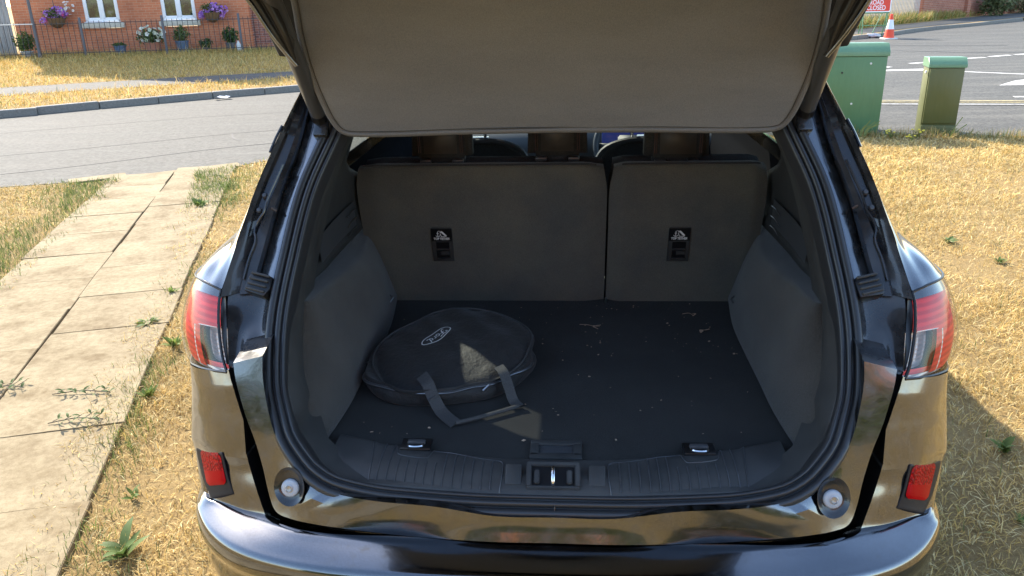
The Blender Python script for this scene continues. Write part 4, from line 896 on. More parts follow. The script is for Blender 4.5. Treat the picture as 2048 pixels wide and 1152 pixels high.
# load cover: stiff fabric panel with a bound edge
CVN = .635
def cvp(x, z, d=0): return (x, .65+CVN*(1.335-z)-d-.012*(1-(x/.56)**2), z)
ol = [(.538, 2.05), (.541, 1.85), (.5435, 1.654), (.5525, 1.584), (.5555, 1.514), (.553, 1.462), (.547, 1.419), (.541, 1.388), (.528, 1.357), (.510, 1.343), (.475, 1.3385), (.38, 1.339), (.25, 1.343), (.12, 1.345), (0, 1.346)]
H_ = cr([(a, b, 0) for a, b in ol], 120)[:, :2]
cover = bpy.data.objects.new('load_cover', None); link(cover, car)
def outline(inset):
    t = np.gradient(H_, axis=0); t /= np.linalg.norm(t, axis=1)[:, None]; q = np.array([t[:, 1], -t[:, 0]]).T
    c = H_+q*inset*(1 if (q[10, 0] < 0) else -1); return c
def cover_ring(i, d):
    h = outline(i); pts = [cvp(x, z, d) for x, z in h]+[cvp(-x, z, d) for x, z in h[::-1][1:]]; return pts
r1, r2, r3 = cover_ring(.011, .0015), cover_ring(.0085, .006), cover_ring(.0, .0)
# main sheet as strips between the left and right halves of the inner outline, slightly wavy
h = outline(.0095); rows = []
for x, z in h:
    if x < .02: x = .02
    rows.append([cvp(x*f, z+.0, .0012+.0018*math.sin(f*9+z*14)*(1-f*f)+.0010*math.sin(z*60+f*3)*(1-f**4)) for f in np.linspace(1, -1, 25)])
rows.append([cvp(0.019*f, h[-1][1]-.0, .001) for f in np.linspace(1, -1, 25)])
g = np.array(rows); mobj('cover_sheet', g.reshape(-1, 3), gridfaces(*g.shape[:2]), 'cover_fabric', cover, True)
def ringfaces(k, n): return [(i*k+j, (i+1)*k+j, (i+1)*k+j+1, i*k+j+1) for i in range(n-1) for j in range(k-1)]
ringsecs = [cover_ring(.0115, .001), cover_ring(.0108, .0035), cover_ring(.004, .0045), cover_ring(.0, .002), cover_ring(-.001, -.003), cover_ring(.003, -.008), cover_ring(.012, -.008)]
n = len(r1); V = [ringsecs[k][i] for i in range(n) for k in range(7)]
mobj('binding', V, ringfaces(7, n), 'cover_binding', cover, True)
tube('seam', [Vector(p) for p in cover_ring(.0145, .0022)][4:-4], .0011, 'stitch', cover, 5)
g2 = np.array([[(p[0], p[1]+.010, p[2]) for p in r_] for r_ in rows]); mobj('cover_back', g2.reshape(-1, 3), gridfaces(*g2.shape[:2]), 'cover_binding', cover, True)

# ================================================================== THINGS IN THE BOOT
def carw(p):
    c, s = math.cos(YAW), math.sin(YAW); return (CX+c*p[0]-s*p[1], CY+s*p[0]+c*p[1], p[2])
# bag: soft drum, in its own frame; x right, y forward in car axes
bag = thing('cable_bag', 'round black zipped nylon bag with a white oval emblem lying on the boot floor', 'bag', carw((-.285, .690, FZ)), YAW)
def bag_r(a):      # plan radius
    return .213+.016*math.cos(2*(a-R(40)))+.007*math.cos(3*a+1)+.004*math.sin(5*a)
def bag_pt(a, t):
    """t 0..1 : floor rim -> zip -> top rim -> crown"""
    r0_ = bag_r(a); tl_ = .033*math.sin(a+R(8)); hc = .078; hh = hc+tl_-.006      # lid tilts: higher at the back
    P = [(.93, 0.0), (.985, .010), (1.0, .030), (.985, .045), (1.0, .056), (.99, .056+(hh-.056)*.75), (.93, hh), (.80, hc+tl_*.8+.004), (.5, hc+tl_*.5+.010), (.2, hc+tl_*.2+.012), (0, hc+.012)]
    f = cru([(x, y, 0) for x, y in P], 101); j = t*100; i0 = min(int(j), 99); q = f[i0, :2]*(1-(j-i0))+f[i0+1, :2]*(j-i0)
    wr = .009*math.sin(5*a+t*9+math.sin(3*a))*max(0, 1-abs(t-.35)/.35)+.010*math.exp(-((a-R(215))/.25)**2)*math.sin(t*7)+.004*math.sin(11*a-4*t)*max(0, 1-abs(t-.3)/.3)
    sag = -.014*math.exp(-(((math.cos(a)*q[0]+.55)**2+(math.sin(a)*q[0]+.55)**2)/.10))
    zr = q[1]+(sag+.003*math.sin(3*math.cos(a)*q[0]*4+2*math.sin(a)*q[0]*5) +.0035*math.sin(9*math.cos(a)*q[0]+3)*math.sin(7*math.sin(a)*q[0]+1) if t > .6 else 0)
    return Vector((math.cos(a)*(r0_*q[0]+wr*min(1, q[0]*1.3)), math.sin(a)*(r0_*q[0]+wr*min(1, q[0]*1.3)), max(zr, .0015)))
NA = 96; NT = 44
V = [bag_pt(2*math.pi*i/NA, j/(NT-1)) for i in range(NA) for j in range(NT)]
mobj('bag_body', V, gridfaces(NA, NT, False, True), 'bag_nylon', bag, True)
def ringtube(name, t, off, r_, mt, a0=0, a1=2*math.pi, seg=6, n=90):
    P = []
    for a in np.linspace(a0, a1, n):
        p = bag_pt(a, t); d = Vector((math.cos(a), math.sin(a), 0)); P.append(p+d*off[0]+Vector((0, 0, off[1])))
    return tube(name, P, r_, mt, bag, seg)
ringtube('piping', .56, (.001, .002), .0028, 'webbing')
ringtube('zip', .30, (.0015, 0), .0042, 'gloss_plastic', R(170), R(355))
ringtube('zip_teeth', .30, (.0052, .0005), .0013, 'steel', R(175), R(352))
def ribbon3(name, P, N_, w, th, mt, parent):
    """strap: centreline P, normals N_"""
    V = []; F = []; n = len(P)
    for i in range(n):
        t = (Vector(P[min(i+1, n-1)])-Vector(P[max(i-1, 0)])).normalized(); nn = Vector(N_[i]).normalized(); b = t.cross(nn).normalized()
        for a, c in ((-1, 1), (1, 1), (1, -1), (-1, -1)): V.append(Vector(P[i])+b*a*w/2+nn*c*th/2)
    for i in range(n-1):
        for k in range(4): F.append((4*i+k, 4*i+(k+1) % 4, 4*i+4+(k+1) % 4, 4*i+4+k))
    F += [(0, 3, 2, 1), (4*n-4, 4*n-3, 4*n-2, 4*n-1)]
    return mobj(name, V, F, mt, parent)
# carrying handle: two webbing tabs and a padded bar lying on the floor
A0 = [(-.055, -.168, .074), (-.035, -.198, .066), (-.020, -.217, .040), (.000, -.238, .014), (.020, -.262, .008), (.045, -.292, .008)]
A1 = [(.135, -.125, .080), (.150, -.148, .072), (.163, -.168, .045), (.175, -.185, .016), (.190, -.205, .009)]
ribbon3('strap', cr(A0, 24), [(-.2, -.6, .8)]*10+[(0, -.4, 1)]*14, .031, .003, 'webbing', bag)
ribbon3('strap', cr(A1, 24), [(.2, -.6, .8)]*10+[(.1, -.4, 1)]*14, .026, .003, 'webbing', bag)
tube('handle', cr([(.044, -.291, .010), (.09, -.268, .011), (.14, -.238, .011), (.190, -.206, .012)], 16), .0055, 'webbing', bag, 8)
box('zip_pull', bag_pt(R(182), .30)+Vector((-.012, -.012, -.004)), (.005, .030, .003), 'steel', bag, .001, Matrix.Rotation(R(-35), 3, 'Z'))
tube('zip_tab', [bag_pt(R(304), .30)+Vector((.006, -.008, .004)), bag_pt(R(300), .30)+Vector((.004, -.012, -.008))], .003, 'steel', bag, 6)
# emblem printed upside down on the crown: oval ring and script
Me_c = bag_pt(R(110), .86)
def bagtop(x, y):
    a = math.atan2(y, x); rr = math.hypot(x, y); lo, hi = .62, 1.0
    for _ in range(24):
        md = (lo+hi)/2; p = bag_pt(a, md)
        if math.hypot(p.x, p.y) > rr: lo = md
        else: hi = md
    return bag_pt(a, (lo+hi)/2).z+.0022
ex, ey, ea = -.047, .026, R(180+54)
def emb(polys, name, r_):
    V = []; F = []
    for p in polys:
        p, w = p if isinstance(p, tuple) else (p, r_)
        p = cr([(a, b, 0) for a, b in p], max(12, len(p)*5))[:, :2]; n = len(p)
        for i in range(n):
            t = p[min(i+1, n-1)]-p[max(i-1, 0)]; t = t/max(np.linalg.norm(t), 1e-9); q = np.array([-t[1], t[0]])*w
            for sg in (1, -1):
                a, b = p[i]+q*sg; X = ex+a*math.cos(ea)-b*math.sin(ea); Y = ey+a*math.sin(ea)+b*math.cos(ea); V.append((X, Y, bagtop(X, Y)))
        k = len(V)-2*n
        for i in range(n-1): F.append((k+2*i, k+2*i+1, k+2*i+3, k+2*i+2))
    return mobj(name, V, F, 'white_print', bag)
AX, BX = .052, .0195
emb([[(AX*math.cos(a), BX*math.sin(a)) for a in np.linspace(0, 2*math.pi, 41)]], 'emblem_ring', .0014)
emb([([(-.030, .004), (-.034, .008), (-.028, .0115), (-.018, .0105), (-.008, .0115), (-.004, .013)], .0013), ([(-.018, .010), (-.021, .002), (-.025, -.006), (-.031, -.009), (-.034, -.006)], .0015), ([(-.028, .002), (-.014, .002)], .0011),
     ([(-.008, .004), (-.012, -.001), (-.010, -.006), (-.006, -.007), (-.002, -.002), (-.004, .003), (-.008, .004)], .0013),
     ([(.004, .004), (.003, -.002), (.002, -.007)], .0013), ([(.003, .000), (.006, .004), (.010, .003)], .0013),
     ([(.024, .003), (.018, .004), (.014, -.001), (.016, -.006), (.020, -.006), (.024, -.001)], .0013), ([(.030, .013), (.026, .004), (.023, -.003), (.025, -.007), (.032, -.005)], .0013)], 'emblem_script', .0013)

# crumbs and dry leaf scraps on the carpet
V = []; F = []
for _ in range(120):
    x, y = random.uniform(-.5, .5), random.uniform(.27, 1.2)
    if random.random() < .35: x = random.uniform(-.05, .5); y = random.uniform(.75, 1.2)
    a = random.uniform(0, 6.28); l = random.uniform(.0010, .0028)*(2 if random.random() < .12 else 1); w = l*random.uniform(.25, .8); k = len(V); dx, dy = math.cos(a), math.sin(a)
    z = FZ+.003
    for p, q, h in ((-l, -w, 0), (l, -w, 0), (l*.7, w, 0), (-l, w, 0), (0, 0, w)): V.append((*carw((x+dx*p-dy*q, y+dy*p+dx*q, z+h))[:3],))
    F += [(k, k+1, k+4), (k+1, k+2, k+4), (k+2, k+3, k+4), (k+3, k, k+4)]
o = mobj('crumbs', V, F, 'dead_leaf'); o['kind'] = 'stuff'; tag(o, 'scatter of tiny pale crumbs and dust on the boot carpet', 'crumbs')
def scrap(label, x, y, a, pts):
    c = carw((x, y, FZ+.004)); th = thing('dry_leaf', label, 'leaf', c, YAW+a, 'dry leaf scraps on the boot carpet')
    for p in pts:
        P = cr([(q[0], q[1], .003+.003*math.sin(i*2.1)) for i, q in enumerate(p)], 10); ribbon3('leaf_piece', P, [(0, .2, 1)]*10, .0055, .0008, 'dead_leaf', th)
scrap('curled brown leaf scrap on the carpet nearest the seat split', .100, 1.00, .2, [[(-.035, .02), (-.015, .008), (.006, .006), (.022, -.004)], [(.006, .004), (.002, -.012), (.014, -.018)], [(.010, .002), (.026, -.002)]])
scrap('thin pale leaf scrap on the carpet at the foot of the narrow seat back', .405, 1.10, -.1, [[(-.02, .0), (.0, .003), (.012, .002)], [(.012, .008), (.020, .0), (.012, -.006)]])
scrap('broken tan leaf scrap on the carpet beside the right wheel arch', .430, .975, .3, [[(-.014, -.016), (-.010, -.002), (.008, .004), (.022, .002)], [(-.008, -.010), (-.004, -.004)]])

# ================================================================== VEGETATION
STRAW = np.array([(.60, .43, .155), (.68, .52, .23), (.50, .34, .115), (.74, .61, .31), (.40, .265, .09), (.60, .41, .13)])
GREEN = np.array([(.12, .17, .045), (.17, .22, .06), (.09, .13, .03), (.22, .24, .075)])
def vnoise(x, y, sc, seed):
    r_ = np.random.default_rng(seed); T = r_.random((64, 64)); X, Y = x*sc, y*sc
    xi, yi = np.floor(X).astype(int), np.floor(Y).astype(int); fx, fy = X-xi, Y-yi; fx = fx*fx*(3-2*fx); fy = fy*fy*(3-2*fy)
    g = lambda a, b: T[a % 64, b % 64]
    return (g(xi, yi)*(1-fx)+g(xi+1, yi)*fx)*(1-fy)+(g(xi, yi+1)*(1-fx)+g(xi+1, yi+1)*fx)*fy
def blades(name, x, y, z, length, width, lean, col, label, cat):
    """one mesh of bent blades; arrays per blade"""
    n = len(x); a = rng.uniform(0, 2*np.pi, n); dx, dy = np.cos(a), np.sin(a); b = a+np.pi/2+rng.uniform(-.6, .6, n); wx, wy = np.cos(b)*width/2, np.sin(b)*width/2
    l1 = length*.55; h1 = l1*np.cos(lean*.8); o1 = l1*np.sin(lean*.8); l2 = length*.45; bend = np.minimum(lean*1.35, 1.62); h2 = h1+l2*np.cos(bend); o2 = o1+l2*np.sin(bend)
    h2 = np.maximum(h2, .002); h1 = np.maximum(h1, .002)
    tw = rng.uniform(-.35, .35, n)
    V = np.zeros((n, 5, 3))
    V[:, 0] = np.stack([x-wx, y-wy, z], 1); V[:, 1] = np.stack([x+wx, y+wy, z], 1)
    V[:, 2] = np.stack([x+dx*o1+wx*.8, y+dy*o1+wy*.8, z+h1+width*tw], 1); V[:, 3] = np.stack([x+dx*o1-wx*.8, y+dy*o1-wy*.8, z+h1-width*tw], 1)
    V[:, 4] = np.stack([x+dx*o2, y+dy*o2, z+h2], 1)
    me = bpy.data.meshes.new(name); me.vertices.add(n*5); me.vertices.foreach_set('co', V.astype(np.float32).ravel())
    base = (np.arange(n)*5)[:, None]; li = np.concatenate([base+[0, 1, 2, 3], base+[3, 2, 4]], 1).ravel(); me.loops.add(n*7); me.loops.foreach_set('vertex_index', li.astype(np.int32))
    me.polygons.add(n*2); st = np.stack([np.arange(n)*7, np.arange(n)*7+4], 1).ravel(); me.polygons.foreach_set('loop_start', st.astype(np.int32))
    me.update(calc_edges=True)
    ca = me.attributes.new('col', 'FLOAT_COLOR', 'POINT'); C4 = np.ones((n, 5, 4), np.float32); C4[:, :, :3] = col[:, None, :]; ca.data.foreach_set('color', C4.ravel())
    me.materials.append(MATS['blade']); o = link(bpy.data.objects.new(name, me)); o['kind'] = 'stuff'
    if label: tag(o, label, cat)
    return o
def lawn_points(n, x0, x1, y0, y1):
    x = rng.uniform(x0, x1, n); y = rng.uniform(y0, y1, n); k = y < interp(NEAR, x)-.02-.06*vnoise(x, y, 3, 3)
    c, s = math.cos(-YAW), math.sin(-YAW); lx = c*(x-CX)-s*(y-CY); ly = s*(x-CX)+c*(y-CY)
    k &= ~((np.abs(lx) < .62) & (ly > .25) & (ly < 4.4))
    rag = .14*vnoise(x, y, 4.2, 11)+.07*vnoise(x, y, 13, 12)
    ip, a, b = in_path(x, y, rag+.02-.03*np.clip(b_far(x, y), 0, 1), rag+.07+.16*np.clip((y-5.0)/2.0, 0, 1))
    return x, y, k & ~ip, a, b
def b_far(x, y): return (y-5)/3
sets = []
for (x0, x1, y0, y1, dens) in ((-2.6, -.6, 1.2, 4.2, 11000), (.9, 3.2, 1.4, 4.2, 11000), (-5.2, -.4, 4.2, 8.9, 4200), (1.2, 6.2, 4.2, 9.4, 4200), (-4.4, -2.2, 2.0, 4.2, 4200), (-.9, .9, -.8, 1.6, 3500), (-7, 8, -4, 9.4, 380)):
    sets.append(lawn_points(int((x1-x0)*(y1-y0)*dens), x0, x1, y0, y1))
x, y, k, a_, b_ = [np.concatenate([q[i] for q in sets]) for i in range(5)]
x, y, a_, b_ = x[k], y[k], a_[k], b_[k]; n = len(x)
pt = vnoise(x, y, 1.7, 41)*.6+vnoise(x, y, 6.5, 42)*.4; kk = rng.random(len(x)) < np.clip(.30+1.5*(pt-.22), .28, 1); x, y, a_, b_, pt = x[kk], y[kk], a_[kk], b_[kk], pt[kk]; n = len(x)
gm = vnoise(x, y, 1.1, 5)*.6+vnoise(x, y, 3.7, 6)*.4
edgeL = np.exp(-((a_+.74)/.26)**2)*(b_ > .3); edgeR = np.exp(-((a_-.62)/.10)**2)*(vnoise(x, y, 2.2, 8) > .55); farR = np.exp(-((a_-.35)/.35)**2)*(b_ > 3.4)
pg = np.clip((gm-.60)*1.5, 0, .30)*(x < 1)+.80*edgeL*(vnoise(x, y, 2.0, 9) > .22)+.45*edgeR+.60*farR+.018
isg = rng.random(n) < pg
tone = (.72+.5*vnoise(x, y, 2.3, 21)*.6+.5*vnoise(x, y, 9, 22)*.5)[:, None]
col = np.where(isg[:, None], GREEN[rng.integers(0, 4, n)], STRAW[rng.integers(0, 6, n)]*np.clip(tone*1.15-.12, .58, 1.15))*rng.uniform(.78, 1.18, n)[:, None]
far = np.clip((y-4)/4, 0, 1); d_ = np.hypot(x, y)
length = rng.uniform(.022, .066, n)*(.65+.75*pt)*(1+.25*far)*np.where(isg, 1.15, 1); width = rng.uniform(.0016, .0036, n)*(1+.9*far)
lean = np.where(isg, rng.uniform(.2, 1.1, n), rng.uniform(.75, 1.5, n)); up_ = rng.random(n) < .06; lean[up_] = rng.uniform(.1, .6, up_.sum())
blades('lawn_grass', x, y, np.full(n, .002), length, width, lean, col, 'parched straw-coloured lawn grass around the parked car', 'grass')
# taller seed-head edge along the tarmac, right
n = 2600; x = rng.uniform(3.2, 7, n); y = interp(NEAR, x)-rng.uniform(.0, .22, n); g_ = rng.random(n) < .35
blades('edge_grass', x, y, np.zeros(n), rng.uniform(.05, .15, n), rng.uniform(.003, .006, n), rng.uniform(.1, 1.0, n), np.where(g_[:, None], GREEN[rng.integers(0, 4, n)], STRAW[rng.integers(0, 6, n)]*.8), 'longer grass along the tarmac edge by the green cabinets', 'grass')
# verge across the road
def verge_points(n, x0, x1, y0, y1):
    x = rng.uniform(x0, x1, n); y = rng.uniform(y0, y1, n); f = interp(FAR, x); k = y > f+.16
    nn, ff = interp(FPN, x), interp(FPF, x); rg = .35*vnoise(x, y, 1.6, 31)
    k &= ~((y > nn-.1+rg) & (y < ff+.05-rg*.6) & (x < 2.5)); return x[k], y[k]
x, y = verge_points(120000, -17, -1, 11, 26.4); n = len(x)
fe = np.clip((y-20)/5, 0, 1); gr = rng.random(n) < (.06+.30*fe*vnoise(x, y, .8, 33)+.12*(vnoise(x, y, 1.1, 34) > .7))
col = np.where(gr[:, None], GREEN[rng.integers(0, 4, n)]*1.1, STRAW[rng.integers(0, 6, n)]*[1.05, .98, .80])*rng.uniform(.75, 1.15, n)[:, None]
blades('verge_grass', x, y, np.full(n, VZ), rng.uniform(.04, .12, n)*(1+.7*fe)*(1+1.4*(rng.random(n) < .05)), rng.uniform(.005, .012, n), rng.uniform(.3, 1.45, n), col, 'long sun-dried grass on the verge below the brick house', 'grass')
n = 9000; x = rng.uniform(10, 27, n); y = interp([(10, 28.0), (12, 29.8), (15, 32.6), (18, 35.4), (21.8, 39.2), (27, 43.4)], x)+rng.exponential(.35, n)
gr = rng.random(n) < .35; blades('wall_foot_weeds', x, y, np.full(n, VZ), rng.uniform(.12, .48, n)*np.clip(1.3-(x-15)/14, .35, 1.2), rng.uniform(.012, .028, n), rng.uniform(.05, .9, n), np.where(gr[:, None], GREEN[rng.integers(0, 4, n)]*1.6, STRAW[rng.integers(0, 6, n)]*[.85, .85, .8]), 'straggling pale weeds along the foot of the far fence', 'weeds')

# broad-leaved weeds: each a thing with its leaves
def leaf_mesh(name, L_, w, col, arch=.3):
    V = []; F = []; n = 7
    for i in range(n):
        t = i/(n-1); ww = w*math.sin(math.pi*min(1, t*.92+.06))**.8*(1-.15*t); xx = L_*t; zz_ = L_*arch*math.sin(t*2.2)*.6
        V += [(xx, -ww, zz_+ww*.25), (xx, 0, zz_), (xx, ww, zz_+ww*.25)]
    for i in range(n-1):
        for j in range(2): F.append((3*i+j, 3*i+j+1, 3*i+j+4, 3*i+j+3))
    me = bpy.data.meshes.new(name); me.from_pydata(V, [], F); me.polygons.foreach_set('use_smooth', [True]*len(F)); me.update()
    ca = me.attributes.new('col', 'FLOAT_COLOR', 'POINT'); ca.data.foreach_set('color', np.tile(np.array([*col, 1], np.float32), len(V))); me.materials.append(MATS['blade']); return me
LF = [leaf_mesh('leaf', .085, .013, (.13, .18, .05)), leaf_mesh('leaf', .070, .010, (.18, .24, .06)), leaf_mesh('leaf', .11, .016, (.085, .13, .035)), leaf_mesh('leaf', .06, .006, (.20, .27, .07))]
def weed(label, x, y, n, sc, kinds, up0=.15, up1=.7, dry=0):
    th = thing('broadleaf_weed', label, 'weed', (x, y, .004), 0, 'green weeds in the dry lawn')
    for i in range(n):
        o = link(bpy.data.objects.new('leaf', LF[random.choice(kinds)]), th); o.rotation_euler = (random.uniform(-.5, .5), -random.uniform(up0, up1), i*2.4+random.uniform(-.4, .4)); q = sc*random.uniform(.7, 1.15); o.scale = (q, q*random.uniform(.8, 1.3), q); o.location = (random.uniform(-.012, .012), random.uniform(-.012, .012), 0)
    return th
weed('dark broad-leaved weed in the grass at the bottom left beside the path', -1.25, 2.10, 13, 1.0, (0, 2), .1, .9)
weed('small sparse weed by the path just above the large broad-leaved weed', -1.36, 2.42, 7, .6, (0, 1), .2, .8)
weed('bright green tuft at the path edge level with the rear reflector', -1.62, 3.17, 26, .85, (1, 3), .3, 1.1)
weed('light green tuft of leaves against the path level with the lower lamp', -1.72, 3.72, 30, 1.0, (1, 3), .3, 1.1)
weed('fresh green rosette at the path edge beside the tail light', -2.03, 4.50, 16, .85, (1, 3), .3, 1.0)
weed('grey-green spreading weed over the slab edge left of the tail light', -1.98, 4.02, 22, .9, (0, 3), .1, .5)
weed('green rosette weed in the shaded grass right of the bumper', 1.83, 2.58, 26, .80, (1, 0, 3), .15, .8)
weed('faint small weed in the shaded grass below the right-hand rosette', 1.64, 2.16, 12, .5, (0, 1), .15, .8)
weed('low dark weed in the sunny lawn nearest the right shoulder of the car', 2.95, 5.15, 14, .7, (0, 2), .1, .5)
weed('small dark weed in the lawn just right of the right tail light', 3.05, 4.72, 12, .6, (0, 2), .1, .5)
weed('green clump at the far left of the path', -3.15, 4.45, 26, 1.0, (0, 1, 3), .3, 1.1)
weed('green clump where the path meets the road, right side', -2.62, 6.6, 34, 1.2, (1, 3, 0), .2, .9)
# yellow-flowered stems by the cabinets
def flower_stem(label, x, y, h_, nst, colr=(.75, .62, .08)):
    th = thing('wildflower', label, 'plant', (x, y, 0), 0, 'wildflowers by the cabinets')
    for i in range(nst):
        a = random.uniform(0, 6.28); q = random.uniform(.02, .09); top = Vector((math.cos(a)*q, math.sin(a)*q, h_*random.uniform(.6, 1)))
        o = tube('stem', [(0, 0, 0), top*.5+Vector((0, 0, .02)), top], .0022, 'stem_green', th, 5)
        if colr:
            lathe('flower', [(0, .010), (.010, .008), (.014, .002), (.006, -.004), (0, -.005)], 'flower_yellow', th, 8, Matrix.Translation(top))
    for i in range(5):
        o = link(bpy.data.objects.new('leaf', LF[3]), th); o.rotation_euler = (0, -random.uniform(.5, 1.3), random.uniform(0, 6.28))
mat('stem_green', (.17, .21, .06), .7); mat('flower_yellow', (.78, .62, .05), .6)
flower_stem('yellow wildflowers at the foot between the two green cabinets', 4.62, 9.02, .12, 7)
flower_stem('yellow wildflowers right against the wide green cabinet', 4.33, 9.06, .10, 6)
flower_stem('low yellow wildflowers left of the olive cabinet', 4.47, 8.85, .07, 5)
sg = thing('tall_grass', 'single tall grass blade leaning in front of the olive cabinet', 'grass', (4.95, 8.95, 0))
for dx, h_ in ((.0, .24), (.06, .16), (-.04, .12)): ribbon3('grass_leaf', cr([(0, 0, 0), (dx*.5+.03, 0, h_*.5), (dx+.10, 0, h_), ], 12), [(0, -1, .2)]*12, .010, .0006, 'stem_green', sg)
sg2 = thing('tall_grass', 'upright green grass clump at the foot of the wide green cabinet', 'grass', (3.99, 9.12, 0))
for i in range(9): a = random.uniform(-1, 1); ribbon3('grass_leaf', cr([(a*.08, 0, 0), (a*.13, 0, .10), (a*.22+.03, -.02, random.uniform(.14, .24))], 10), [(0, -1, .2)]*10, .009, .0006, 'stem_green', sg2)
# creeping sprigs on the slabs
def sprig(label, x, y, a, L_):
    th = thing('creeping_sprig', label, 'weed', (x, y, .03), a, 'dry sprigs on the slabs')
    bm = bmesh.new(); tube_mesh(bm, cr([(0, 0, 0), (L_*.5, .01, .008), (L_, -.01, .004)], 10), .0022, 5); bobj('stem', bm, 'twig', th)
    for i in range(10):
        t = (i+1)/11; p = Vector((L_*t, 0, .006)); sg_ = (-1)**i; q = p+Vector((.025, sg_*random.uniform(.015, .05), .006))
        tube('twig', [p, q], .0016, 'twig', th, 4)
        for k in range(2):
            o = link(bpy.data.objects.new('leaf', LF[2]), th); o.location = p.lerp(q, random.uniform(.5, 1)); o.rotation_euler = (random.uniform(-.4, .4), -.2, random.uniform(0, 6.28)); o.scale = (.28, .36, .28)
sprig('dark creeping sprig on the slab, nearest of the two', -1.93, 2.92, R(8), .22)
sprig('dark creeping sprig on the slab, higher of the two', -2.05, 3.18, R(2), .26)
sprig('short dry sprig lying across the left slab joint', -2.38, 3.24, R(8), .16)

# ================================================================== STREET THINGS
def cabinet(name, label, x, y, w, d, h_, rz, body, lid, lidh, plinth=.0):
    t_ = thing(name, label, 'cabinet', (x, y, 0), rz, 'green street cabinets')
    box('door', (0, -d/2+.012, (h_-lidh)/2+plinth/2), (w-.02, .03, h_-lidh-plinth-.01), body, t_, .004)
    box('body', (0, .01, (h_-lidh)/2), (w, d-.03, h_-lidh), body, t_, .004)
    if plinth: box('plinth', (0, .0, plinth/2-.02), (w-.006, d-.004, plinth), body, t_, .003)
    # lid with sloping front
    bm = bmesh.new(); W2 = w/2+.012; y0 = -d/2-.014; y1 = d/2+.014; zb, zt = h_-lidh, h_
    vs = [bm.verts.new(p) for p in [(-W2, y0, zb), (W2, y0, zb), (W2, y1, zb), (-W2, y1, zb), (-W2, y0, zb+lidh*.35), (W2, y0, zb+lidh*.35), (W2, y0+.09*d/.35, zt), (-W2, y0+.09*d/.35, zt), (W2, y1, zt-.01), (-W2, y1, zt-.01)]]
    for f in ((3, 2, 1, 0), (0, 1, 5, 4), (4, 5, 6, 7), (7, 6, 8, 9), (9, 8, 2, 3), (1, 2, 8, 6, 5), (0, 4, 7, 9, 3)): bm.faces.new([vs[i] for i in f])
    bmesh.ops.bevel(bm, geom=bm.edges[:], offset=.004, segments=1, affect='EDGES'); bobj('lid', bm, lid, t_, True, auto=30)
    return t_
c1 = cabinet('street_cabinet', 'wide mid-green street cabinet half hidden behind the raised tailgate strut', 3.88, 9.62, .96, .36, 1.02, R(-10), 'cabinet_green', 'cabinet_lid', .14)
for x, z in ((.0, .70), (-.12, .48), (.30, .80), (.14, .35)): lathe('door_lock', [(0, .004), (.010, .003), (.012, 0)], 'planter_white' if x else 'lamp_black', c1, 12, Matrix.Translation((x, -.184, z)) @ Matrix.Rotation(R(90), 4, 'X'))
c2 = cabinet('street_cabinet', 'narrow olive-green street cabinet with paler lid standing alone at the tarmac edge', 4.975, 9.36, .37, .30, .86, R(-15), 'cabinet_olive', 'cabinet_lid', .11, .13)
tube('side_hinge', [(-.20, -.10, .70), (-.215, -.10, .70)], .016, 'planter_white', c2, 10)
# traffic cone
cn = thing('traffic_cone', 'orange and white traffic cone standing in the road beside the sign', 'cone', (11.95, 26.05, 0))
box('base', (0, 0, .02), (.40, .40, .04), 'planter_white', cn, .012)
lathe('cone_body', [(.155, .04), (.118, .30)], 'cone_orange', cn, 20); lathe('white_band', [(.119, .30), (.068, .58)], 'cone_white', cn, 20); lathe('cone_tip', [(.068, .58), (.042, .74), (.0, .75)], 'cone_orange', cn, 20)
# road-closed sign on a folding frame
sgn = thing('road_sign', 'red and white road closed sign on a green folding frame by the far kerb', 'sign', (11.80, 26.9, 0), R(-12))
def rrect(w, h_, r_, n=5):
    P = []
    for cx, cy, a0 in ((w/2-r_, h_/2-r_, 0), (-w/2+r_, h_/2-r_, 90), (-w/2+r_, -h_/2+r_, 180), (w/2-r_, -h_/2+r_, 270)):
        P += [(cx+r_*math.cos(R(a0+90*i/n)), cy+r_*math.sin(R(a0+90*i/n))) for i in range(n+1)]
    return P
Mg = Matrix.Translation((0, 0, 1.09)) @ Matrix.Rotation(R(84), 4, 'X')
prism('border', rrect(.88, .62, .05), -.01, .01, 'sign_white', sgn, 0, Mg); prism('face', rrect(.82, .56, .04), .0101, .014, 'sign_red', sgn, 0, Mg)
text_obj('sign_text', 'ROAD', .20, 'sign_white', sgn, Mg @ Matrix.Translation((0, -.02, .0165)), .40, .002); text_obj('sign_text', 'CLOSED', .20, 'sign_white', sgn, Mg @ Matrix.Translation((0, -.185, .0165)), .56, .002)
for x in (-.36, .36):
    tube('frame_leg', [(x, -.02, .78), (x*.98, -.16, .02), (x*.6, -.16, .02)], .016, 'frame_green', sgn, 8); tube('frame_leg', [(x, .04, .76), (x, .42, .02)], .016, 'frame_green', sgn, 8)
tube('frame_bar', [(-.42, -.02, .76), (.42, -.02, .76)], .020, 'frame_green', sgn, 8); tube('frame_bar', [(-.35, -.10, .38), (.35, -.10, .38)], .014, 'frame_green', sgn, 8)
tube('frame_brace', [(.2, -.02, .75), (-.05, -.14, .12)], .014, 'frame_green', sgn, 8)
sb_ = thing('sandbag', 'grey sandbag lying on the foot of the sign frame', 'sandbag', (11.75, 26.75, .01))
bm = bmesh.new(); bmesh.ops.create_icosphere(bm, subdivisions=3, radius=1); 
for v_ in bm.verts: v_.co = Vector((v_.co.x*.26, v_.co.y*.15, max(0, v_.co.z*.08+.06)+.01*math.sin(v_.co.x*7)))
bobj('bag_cloth', bm, 'galvanised', sb_, True)
